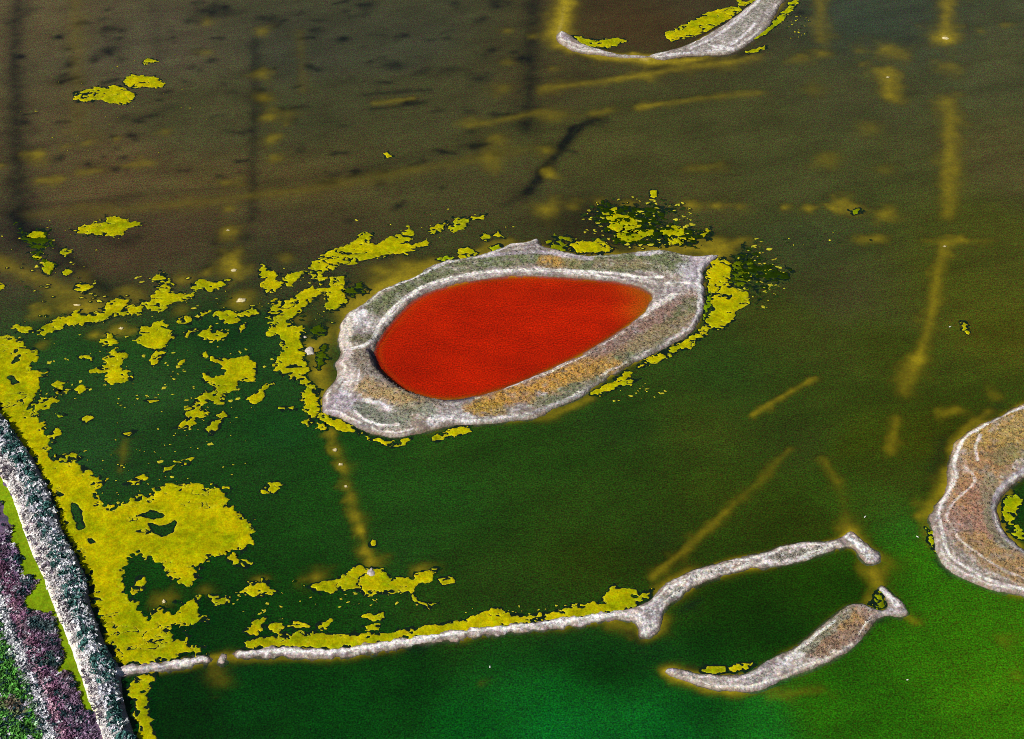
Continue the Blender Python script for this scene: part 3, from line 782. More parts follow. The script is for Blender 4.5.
OPS_B = [
    ([(820, 645), (840, 632), (858, 618)], 9, (172, 138, 88), .95, .6, 1), ([(805, 652), (835, 642), (855, 630)], 6, (136, 112, 104), .6, .9, 1), ([(862, 612), (868, 618)], 4, (150, 126, 116), .7, .6, .6),
    ([(800, 652), (830, 628), (848, 612)], 3.5, (134, 138, 116), .8, .9, .7), ([(795, 651), (815, 636), (835, 622)], 1.4, (220, 220, 210), .85, 1.2, 0), ([(748, 681), (770, 676)], 3, (100, 128, 116), .6, 1.0, .5),
    ([(690, 677), (720, 682), (760, 678), (800, 662)], 4, (186, 176, 170), .8, 1.2, 0), ([(780, 664), (800, 656)], 3.5, (206, 200, 198), .8, 1, 0), ([(668, 672), (690, 679), (717, 686), (745, 688), (780, 678), (830, 658), (852, 645)], 1.2, (224, 212, 194), .85, .5, 0),
    ([(882, 590), (890, 598), (897, 607)], 2.2, (238, 236, 238), .95, .4, 0), ([(890, 612), (903, 612)], 3, (170, 160, 162), .8, .4, 0), ([(664, 670), (674, 671)], 2.2, (218, 212, 222), .8, .5, 0),
]


def bump_z(d, top, run, x, y, seed):
    r = np.clip(d, -1.5, None)
    prof = np.where(r > 0, top * (1 - np.exp(-r / run)), r * 0.55)
    return prof + 0.34 * fbm(x, y, 2.4, seed, 4) * sstep(0, 1.2, r) + 0.25 * fbm(x, y, 14, seed + 5, 2) * sstep(1, 5, r) + 0.3 * fbm(x, y, 0.9, seed + 6, 2) * sstep(0.1, 0.7, r)


def paint(x, y, base, ops, seed):
    c = np.zeros((x.size, 3)) + lin(base)
    c *= (1 + 0.35 * fbm(x, y, 5, seed, 4))[:, None]
    tn = np.clip(0.5 + 1.4 * fbm(x, y, 8, seed + 11, 3), 0, 1)[:, None]
    c = c * (tn * np.array([1.08, 1.0, 0.86]) + (1 - tn) * np.array([0.97, 0.97, 1.07]))
    veg = np.zeros(x.size)
    n1, n2 = fbm(x, y, 2.2, seed + 3, 3), fbm(x, y, 7.0, seed + 4, 3)
    for pts, hw, col, s, na, vg in ops:
        r = hw * mpp(pts[0][1]) * (2.0 if vg > 0 else 1.15)
        w = PW(pts)
        if len(w) > 2:
            w = smooth_poly(w, 3, False)
        d = line_dist(x, y, w) / r
        d = d + na * (1.1 * n1 + 0.6 * n2)
        m = sstep(1.25, 0.55, d) * s
        if vg > 0:      # patchy growth shows soil between
            m = m * np.clip(0.95 + 1.0 * n1, 0.3, 1)
        c = c * (1 - m[:, None]) + lin(col) * m[:, None]
        veg = veg * (1 - m) + vg * m
    return c, veg


LAND = []


def land_mesh(name, fld, bbox_pts, h, base, ops, seed, top, run, label, cat, extra=None, crust=0.22):
    w = np.asarray(bbox_pts)
    x0, y0 = w.min(0) - 3.5
    x1, y1 = w.max(0) + 3.5
    res = contour_mesh(x0, x1, y0, y1, h, lambda X, Y: fld(X, Y) + 1.0)
    x, y, f, faces = res
    d = f - 1.0
    d = d + 0.9 * fbm(x, y, 3.2, seed + 9, 4)
    z = bump_z(d, top, run, x, y, seed)
    c, veg = paint(x, y, base, ops, seed)
    # broken salt crust in bands along the shore, and dark mud between
    band = vnoise(d * 1.15 + 3.2 * fbm(x, y, 9, seed + 20, 3), 0.16 * x + 0.07 * y + 0.9 * fbm(x, y, 4, seed + 22, 2), seed + 21)
    grit = fbm(x, y, 1.3, seed + 23, 3)
    bare = (1 - np.clip(veg, 0, 1))
    w = (sstep(0.62, 0.78, band + 0.8 * grit) * bare * crust * 1.6).clip(0, 1)[:, None]
    c = c * (1 - w) + lin([236, 230, 224]) * w
    w = (sstep(0.42, 0.2, band + 0.8 * grit) * (0.35 + 0.65 * bare) * 0.55)[:, None]
    c = c * (1 - w) + lin([120, 107, 100]) * w
    w = (sstep(0.24, 0.44, grit) * 0.75)[:, None]
    c = c * (1 - w) + lin([74, 68, 66]) * w
    w = (sstep(0.20, 0.42, fbm(x, y, 1.1, seed + 27, 2)) * crust * bare * 1.2).clip(0, 1)[:, None]
    c = c * (1 - w) + lin([246, 242, 238]) * w
    w = (np.exp(-((d - 1.15 - 0.5 * band) / 0.34) ** 2) * sstep(-0.12, 0.14, fbm(x, y, 7, seed + 29, 3)) * 0.75)[:, None]
    c = c * (1 - w) + lin([244, 238, 230]) * w
    # damp margin where the soil meets the water
    damp = np.exp(-(np.maximum(d, 0) / 0.4))[:, None] * 0.7
    c = c * (1 - damp) + lin([104, 88, 68]) * damp
    veg = veg * (d > 0.8)
    if extra:
        z, c = extra(x, y, d, z, c)
    o = link(name, np.stack([x, y, z], 1), faces, M_ISLE, c, loc=(float(x.mean()), float(y.mean()), 0.0))
    tag(o, label, cat, kind="structure")
    LAND.append((x, y, z, veg, c, d))
    return o


def scarp(x, y, d, z, c):
    """the cut bank on the lower left shore of the red pond, and the drainage notch above it"""
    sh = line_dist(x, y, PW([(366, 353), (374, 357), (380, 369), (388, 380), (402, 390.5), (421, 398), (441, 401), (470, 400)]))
    tp = line_dist(x, y, PW([(370, 368), (378, 381), (395, 395), (418, 404)]))
    ins = -sdf(x, y, P_MAIN_IN)
    near = np.exp(-(tp / 9.0) ** 2)
    z = z + near * 1.7 * sstep(0.9, 1.9, ins)
    w = (np.exp(-(sh / 1.5) ** 2) * 0.9 * (ins < 2.6))[:, None]  # the cut bank's shade, painted as a dark strip along the shore
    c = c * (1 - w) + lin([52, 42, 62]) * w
    return z, c


land_mesh("ring_island", f_main, P_MAIN_OUT, 0.33, C_GREY, OPS_MAIN, 101, 0.8, 0.55,
          "pale salt-crusted ring island that encloses the red pond", "island", scarp)
land_mesh("ring_island", f_right, P_RIGHT_OUT, 0.42, C_GREY, OPS_RIGHT, 131, 0.85, 0.6,
          "broad brown and gold vegetated ring island cut off by the right edge", "island")
land_mesh("curved_island", f_top, np.vstack([P_TOP_R, P_TOP_L]), 0.5, C_GREY, OPS_TOP, 151, 0.7, 0.6,
          "grey crescent island round brown water at the top edge", "island")
land_mesh("dike", f_dike2, np.vstack([C_DIKE2, P_SPIT_A]), 0.32, (162, 151, 144), OPS_A, 171, 0.45, 0.35,
          "long narrow white dike that forks into a curved grey spit", "dike", crust=0.5)
land_mesh("dike", f_dike, C_DIKE, 0.3, (166, 155, 150), [(DIKE, 2.2, (228, 220, 216), .85, 1.2, 0)], 181, 0.45, 0.35,
          "short pale dike stub joined to the bushy levee", "dike", crust=0.5)
land_mesh("spit", f_spit_b, P_SPIT_B, 0.32, (158, 148, 143), OPS_B, 191, 0.55, 0.45,
          "grey curved spit with a golden grass patch and a hammer-shaped tip", "spit")
land_mesh("islet", f_islet, np.array([ISLET]) + np.array([[-2.5, -2.5], [2.5, 2.5]]), 0.25, (196, 186, 186), [], 195, 0.6, 0.8,
          "tiny pale islet in the gap between the two dikes", "islet")

# ------------------------------------------------------------------ levee, marsh and creek on the left
x0, y0 = P_LEVEE.min(0) - 3
x1, y1 = P_LEVEE.max(0) + 3
P_LR, P_LL = PW(LEVEE_R), PW(LEVEE_L)
x, y, f, faces = contour_mesh(x0, x1, y0, y1, 0.55, lambda X, Y: f_levee(X, Y) + 1.0)
dr, dl = line_dist(x, y, P_LR), line_dist(x, y, P_LL)
t = dr / (dr + dl + 1e-6)                      # 0 at the pond side, 1 at the marsh side
d = f - 1.0 + 0.4 * fbm(x, y, 3, 201, 3)
lev_z = np.where(d > 0, 2.3 * (1 - np.exp(-d / 2.2)), d * 0.6) + 0.5 * fbm(x, y, 2.5, 203, 4) * sstep(0, 2, d)
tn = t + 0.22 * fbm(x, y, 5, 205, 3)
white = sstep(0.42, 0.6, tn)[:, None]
lc = (lin([120, 128, 134]) * (1 - white) + lin([206, 198, 198]) * white) * (1 + 0.5 * fbm(x, y, 2.2, 207, 4))[:, None]  # pond side away from the sun: its shade is painted into the ground colour
edge = (np.exp(-((dl - 0.9) / 0.75) ** 2) * (d > -0.2))[:, None]
lc = lc * (1 - edge * .95) + lin([240, 232, 208]) * edge * .95
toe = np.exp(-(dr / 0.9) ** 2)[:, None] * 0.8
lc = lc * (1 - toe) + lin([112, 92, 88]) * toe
pth = np.exp(-(line_dist(x, y, PW([(104, 668), (112, 672), (130, 670)])) / 1.5) ** 2)[:, None] * .9
lc = lc * (1 - pth) + lin([186, 180, 184]) * pth
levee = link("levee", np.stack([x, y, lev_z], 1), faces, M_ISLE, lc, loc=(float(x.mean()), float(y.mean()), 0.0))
tag(levee, "bushy white-crested levee running down the left edge", "levee", kind="structure")
LEV = (x, y, lev_z, t, d)

CREEK = [(-30, 438), (0, 481), (12, 500), (22, 527), (33, 556), (44, 580), (52, 602), (60, 622), (75, 656), (85, 688), (92, 712), (88, 712),
         (80, 694), (76, 682), (68, 670), (58, 674), (66, 660), (62, 643), (56, 625), (52, 614), (45, 612), (30, 612), (25, 606), (26, 598),
         (36, 590), (40, 582), (34, 576), (21, 577), (22, 570), (24, 558), (20, 552), (13, 543), (14, 530), (8, 515), (2, 500), (-10, 487), (-40, 445)]
P_CREEK = PW(CREEK)
mid = (PW(LEVEE_R))
mc = np.array([(a + b) / 2 for a, b in zip(PW(LEVEE_R)[[0, 1, 3, 5, 7, 9, 11, 13, 15, 17, 19, 20, 21, 22]],
                                            PW(LEVEE_L)[[0, 1, 3, 5, 6, 7, 8, 10, 11, 13, 14, 15, 16, 17]])])
P_MARSH = np.vstack([mc, [[mc[-1][0] - 300, mc[-1][1] - 30], [mc[0][0] - 300, mc[0][1] - 250]]])
ax_x = np.concatenate([np.arange(-800, -150, 3.0), np.arange(-150, -45, 0.6)])
ax_y = np.concatenate([np.arange(190, 420, 0.6), np.arange(420, 900, 3.0)])
MX, MY = np.meshgrid(ax_x, ax_y)
ms = sdf(MX, MY, P_MARSH)
cs = sdf(MX, MY, P_CREEK)
mz = 0.75 + 0.5 * fbm(MX, MY, 6, 211, 3) - 0.9 * sstep(-1.5, 0.8, cs)
kx = (ms[:-1, :-1] > 0) & (ms[1:, 1:] > 0)
faces, used = grid_faces(*MX.shape, kx)
mx_, my_ = MX.ravel()[used], MY.ravel()[used]
OPS_MARSH = [
    ([(-12, 640), (0, 665), (12, 690), (22, 720), (32, 760)], 20, (74, 138, 44), .95, .5, 0), ([(-30, 560), (-20, 640), (0, 739)], 22, (78, 132, 56), .9, .5, 0),
    ([(8, 705), (22, 712)], 7, (150, 112, 112), .7, .9, 0),
    ([(-12, 560), (5, 579), (15, 611), (32, 651), (47, 694), (62, 739), (75, 790)], 8, (112, 74, 98), .9, .5, 0), ([(10, 600), (32, 651), (47, 694), (62, 739)], 2.5, (170, 138, 150), .8, .6, 0),
    ([(-6, 590), (5, 616), (17, 649), (30, 679), (42, 714), (50, 739), (66, 790)], 5, (214, 214, 220), .95, .8, 0),
    ([(5, 520), (20, 515)], 8, (52, 62, 78), .7, .8, 0), ([(30, 582), (38, 577)], 6, (46, 78, 76), .9, .5, 0), ([(32, 625), (50, 630)], 8, (50, 84, 80), .8, .7, 0), ([(50, 660), (60, 668)], 6, (50, 92, 74), .8, .7, 0),
]
mcol, _ = paint(mx_, my_, (112, 92, 112), OPS_MARSH, 213)
marsh = link("marsh_ground", np.stack([mx_, my_, mz.ravel()[used]], 1), faces, M_ISLE, mcol)
tag(marsh, "purple and green salt marsh ground beyond the levee", "marsh", kind="structure")
x, y, f, faces = contour_mesh(P_CREEK[:, 0].min() - 2, P_CREEK[:, 0].max() + 2, P_CREEK[:, 1].min() - 2, P_CREEK[:, 1].max() + 2, 0.5,
                              lambda X, Y: sdf(X, Y, P_CREEK) + 1.0 + 0.8 * fbm(X, Y, 3, 221, 3))
creek = link("creek", np.stack([x, y, np.full(x.size, 0.42)], 1), faces, M_ALGAE,
             lin([122, 150, 14]) * (1 + 0.35 * fbm(x, y, 6, 223, 3))[:, None])
tag(creek, "lime green scum-covered creek along the foot of the levee", "creek", kind="structure")

# ------------------------------------------------------------------ plants
rng = np.random.default_rng(7)


def clump_templates(n, tris, flat, seed):
    """irregular bushes: small leaf faces spread over and through a low dome"""
    r = np.random.default_rng(seed)
    out = []
    for _ in range(n):
        a = r.uniform(0, 2 * np.pi, tris)
        u = r.uniform(0.05, 1, tris)
        rad = np.sqrt(1 - u * u) * r.uniform(0.55, 1.05, tris)
        cen = np.stack([rad * np.cos(a), rad * np.sin(a), u * flat * r.uniform(0.6, 1.15, tris)], 1)
        e1 = r.normal(size=(tris, 3))
        e1 /= np.linalg.norm(e1, axis=1)[:, None]
        e2 = np.cross(e1, r.normal(size=(tris, 3)))
        e2 /= np.linalg.norm(e2, axis=1)[:, None]
        s = r.uniform(0.28, 0.5, tris)[:, None]
        v = np.stack([cen + e1 * s, cen - 0.5 * e1 * s + 0.8 * e2 * s, cen - 0.5 * e1 * s - 0.8 * e2 * s], 1)
        v[..., 2] = np.maximum(v[..., 2], -0.1)
        out.append(v.reshape(-1, 3))
    return out


def tuft_templates(n, blades, seed):
    r = np.random.default_rng(seed)
    out = []
    for _ in range(n):
        vs = []
        for k in range(blades):
            a = r.uniform(0, 2 * np.pi)
            b = np.array([r.normal() * 0.25, r.normal() * 0.25, 0])
            sd = np.array([-math.sin(a), math.cos(a), 0]) * 0.16
            tp = b + np.array([math.cos(a) * r.uniform(.2, .7), math.sin(a) * r.uniform(.2, .7), r.uniform(.6, 1.1)])
            vs += [b - sd, b + sd, tp]
        out.append(np.array(vs))
    return out


def scatter(name, pts, sizes, cols, temps, mat, label, cat, hscale=1.0):
    n = len(pts)
    vv, cc = [], []
    which = rng.integers(0, len(temps), n)
    ang = rng.uniform(0, 2 * np.pi, n)
    for k, tp in enumerate(temps):
        m = which == k
        if not m.any():
            continue
        c, s = np.cos(ang[m])[:, None], np.sin(ang[m])[:, None]
        X = tp[None, :, 0] * c - tp[None, :, 1] * s
        Y = tp[None, :, 0] * s + tp[None, :, 1] * c
        Z = np.broadcast_to(tp[None, :, 2], X.shape) * hscale
        v = np.stack([X, Y, Z], -1) * sizes[m][:, None, None] + pts[m][:, None, :]
        vv.append(v.reshape(-1, 3))
        nt = tp.shape[0] // 3
        j = 1 + rng.normal(size=(m.sum(), nt, 1, 1)) * 0.14
        q = np.broadcast_to(cols[m][:, None, None, :] * j, (m.sum(), nt, 3, 3))
        cc.append(q.reshape(-1, 3))
    v, c = np.concatenate(vv), np.concatenate(cc)
    fc = np.arange(len(v)).reshape(-1, 3)
    o = link(name, v, fc, mat, np.clip(c, 0.003, 0.9), smooth=False)
    tag(o, label, cat, kind="stuff")
    return o


TUFT = tuft_templates(8, 6, 3)
BUSH = clump_templates(8, 26, 0.75, 5)
grass_labels = ["dry gold and grey-green grass tufts growing round the red pond", "brown and gold scrub cover on the island at the right edge",
                "sparse grey scrub on the crescent island at the top edge", "thin grey-green scrub on the forked spit", None,
                "golden grass patch and scrub on the spit with the hammer-shaped tip", None]
for (x, y, z, veg, c, d), lab in zip(LAND, grass_labels):
    if lab is None:
        continue
    fr = (np.abs(x) < 260) & (y < 700)
    p = veg * fr * (0.30 if "red pond" in lab else 0.4)
    pick = rng.uniform(size=x.size) < p
    n = int(pick.sum())
    if n == 0:
        continue
    pts = np.stack([x[pick] + rng.normal(size=n) * .12, y[pick] + rng.normal(size=n) * .12, z[pick] - 0.05], 1)
    hue = rng.uniform(size=n)[:, None]
    base = c[pick] * rng.uniform(0.45, 1.25, n)[:, None]
    col = np.where(hue < .12, lin([70, 66, 56]) * 0.8, np.where(hue > .86, base * np.array([1.3, 1.25, 1.0]), base))
    scatter("grass_tufts", pts, rng.uniform(0.3, 0.65, n), col, TUFT, M_PLANT, lab, "grass", 0.9)


def along(m, x, y, z, n):
    idx = np.flatnonzero(m)
    k = rng.choice(idx, size=min(n, len(idx)), replace=False)
    return np.stack([x[k], y[k], z[k] - 0.15], 1)


x, y, z, t, d = LEV
vis = (y > 200) & (y < 900)
pts = along(vis & (d > 1.5) & (t < .58), x, y, z, 6500)
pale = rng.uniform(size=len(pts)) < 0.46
col = np.where(pale[:, None], lin([236, 236, 244]), lin([74, 122, 116])) * rng.uniform(.55, 1.2, len(pts))[:, None]  # teal leaves paint in the dark shade among the pale bushes
scatter("levee_bushes", pts, rng.uniform(.7, 1.8, len(pts)), col, BUSH, M_PLANT, "dense grey bushes with painted dark teal shade on the pond side of the levee", "bushes", 1.2)
pts = along(vis & (d > 1.4) & (t > .45) & (t < .93), x, y, z, 5600)
dkk = rng.uniform(size=len(pts)) < 0.22
col = np.where(dkk[:, None], lin([120, 110, 122]), lin([240, 234, 232])) * rng.uniform(.7, 1.1, len(pts))[:, None]
scatter("dry_brush", pts, rng.uniform(.6, 1.5, len(pts)), col, BUSH, M_PLANT, "bleached white dry brush along the levee crest", "brush", 0.9)

msh = (sdf(mx_, my_, P_CREEK) < -0.6) & (f_levee(mx_, my_) < -0.3) & (my_ > 200) & (my_ < 480) & (mx_ > -240)
mzz = mz.ravel()[used]
pts = along(msh, mx_, my_, mzz, 11000)
near = np.array([0])
k = rng.permutation(np.flatnonzero(msh))[:len(pts)]
pts = np.stack([mx_[k] + rng.normal(size=len(k)) * .25, my_[k] + rng.normal(size=len(k)) * .25, mzz[k] - .1], 1)
col = mcol[k] * rng.uniform(.5, 2.4, len(k))[:, None]
hue = rng.uniform(size=len(k))[:, None]
col = np.where(hue < .24, lin([36, 66, 70]), np.where(hue > .93, lin([196, 190, 200]), col))
scatter("pickleweed", pts, rng.uniform(.4, 1.35, len(k)), col, BUSH, M_PLANT, "purple, green and white marsh plants in the lower left corner", "marsh plants", 0.9)

# ------------------------------------------------------------------ floating algae
AC = np.array([lin([170, 165, 0]), lin([140, 148, 0]), lin([190, 176, 0])])


def algae(poly_px, label, group=None, amp=0.7, holes=(), crack=0.0, tint=(1, 1, 1), seed=0, z0=0.0, fringe=0.6, lacy=0.22):
    P = PW(poly_px)
    cx, cy = P.mean(0)
    Hs = [PW(h) for h in holes]
    big = P.max(0) - P.min(0)
    amp = min(amp, 0.22 * float(min(big)) + 0.1)

    def field(X, Y):
        e = sdf(X, Y, P)
        f = e + amp * (1.9 * fbm(X, Y, 3.2, 300 + seed, 3) + 3.2 * fbm(X, Y, 1.3, 320 + seed, 2))
        # lacy margin: small holes and slits that get rarer inwards
        lace = fbm(X + 0.5 * Y, Y * 1.3, 2.0, 350 + seed, 3)
        f = np.minimum(f, 3.0 * (lacy + (0.10 if lacy > 0.1 else 0.02) * np.maximum(e, 0) - lace))
        for hp in Hs:
            f = np.minimum(f, -sdf(X, Y, hp) + 0.8 * amp * (1.6 * fbm(X, Y, 2.4, 340 + seed, 3)))
        if crack > 0:
            rdg = np.abs(fbm(X * 0.8 + 0.35 * Y, Y * 1.4 - 0.3 * X, 5.0, 360 + seed, 3))
            gate = fbm(X, Y, 9.0, 380 + seed, 2)
            f = np.minimum(f, 7.0 * (rdg + 0.40 - crack * 0.42 - 0.30 + np.maximum(0.22 - gate, 0) * 0.9))
        return f
    pad = 2.0
    x0, y0 = P.min(0) - pad
    x1, y1 = P.max(0) + pad
    r = contour_mesh(x0, x1, y0, y1, 0.27, field)
    if r is None:
        return None
    x, y, f, faces = r
    z = np.where(f > 0, 0.035 + 0.09 * sstep(0, 0.7, f) + 0.05 * (fbm(x, y, 1.2, 400 + seed, 3) + .3), -0.05) + z0
    n = fbm(x, y, 6, 410 + seed, 3)[:, None]
    c = AC[0] + (AC[1] - AC[0]) * np.clip(n * 2, 0, 1) + (AC[2] - AC[0]) * np.clip(-n * 2, 0, 1)
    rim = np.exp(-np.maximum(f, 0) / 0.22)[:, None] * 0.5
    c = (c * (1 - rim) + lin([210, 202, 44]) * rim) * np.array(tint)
    c = c * (1 + 0.35 * fbm(x, y, 1.5, 420 + seed, 2))[:, None]
    loc = (float(cx), float(cy), 0.0)
    o = link("algae_mat", np.stack([x, y, z], 1), faces, M_ALGAE, c, loc=loc)
    tag(o, label, "algae", group)
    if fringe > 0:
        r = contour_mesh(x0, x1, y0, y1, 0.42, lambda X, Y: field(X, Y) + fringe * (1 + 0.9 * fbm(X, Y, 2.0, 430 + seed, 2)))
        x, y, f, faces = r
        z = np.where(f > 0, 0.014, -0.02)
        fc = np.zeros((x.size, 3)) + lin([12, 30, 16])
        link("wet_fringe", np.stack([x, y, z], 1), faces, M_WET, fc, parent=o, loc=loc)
    return o


# the great mat along the levee
BIG = (T(0, 1, [(0, 605), (40, 605), (80, 618), (95, 640), (62, 668), (95, 660), (150, 668), (150, 700), (120, 738)])
       + T(0, 2, [(195, 8), (150, 30), (165, 65), (140, 100), (120, 130), (110, 150), (125, 180), (180, 205), (190, 260), (192, 322), (230, 372), (290, 368), (330, 392), (380, 420),
                  (412, 440), (386, 480), (395, 512), (420, 532), (440, 562), (480, 525), (540, 510), (590, 527), (620, 490), (660, 462), (700, 452), (720, 466),
                  (770, 450), (830, 462), (890, 476), (920, 492), (905, 532), (960, 572), (1005, 612), (1022, 652), (1012, 692), (960, 722)])
       + T(0, 3, [(880, 5), (830, 32), (790, 65), (780, 100), (740, 138), (700, 112), (662, 82), (640, 42), (592, 16), (555, -10), (520, 5), (500, 45), (490, 85), (482, 130), (525, 170), (540, 212),
                  (592, 252), (640, 222), (700, 232), (722, 192), (800, 170), (802, 230), (820, 262), (770, 290), (742, 302), (700, 276), (652, 306), (682, 330), (740, 338), (772, 372), (825, 382),
                  (790, 400), (720, 406), (640, 420), (560, 444), (500, 440), (450, 400), (415, 310), (378, 200), (352, 80), (315, 0)])
       + T(0, 2, [(268, 680), (235, 580), (195, 480), (152, 390), (102, 305), (42, 232), (0, 165)]) + [(-30, 372), (-70, 325), (-60, 318), (-25, 338)])
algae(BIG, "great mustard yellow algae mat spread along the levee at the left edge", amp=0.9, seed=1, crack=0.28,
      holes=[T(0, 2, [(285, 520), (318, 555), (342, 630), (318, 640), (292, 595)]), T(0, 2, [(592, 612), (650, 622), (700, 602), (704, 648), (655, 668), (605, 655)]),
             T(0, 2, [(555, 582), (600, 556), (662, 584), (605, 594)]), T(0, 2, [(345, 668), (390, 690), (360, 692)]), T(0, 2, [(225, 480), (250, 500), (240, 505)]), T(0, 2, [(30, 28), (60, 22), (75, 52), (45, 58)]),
             T(0, 1, [(60, 680), (85, 676), (80, 700), (50, 715)])])

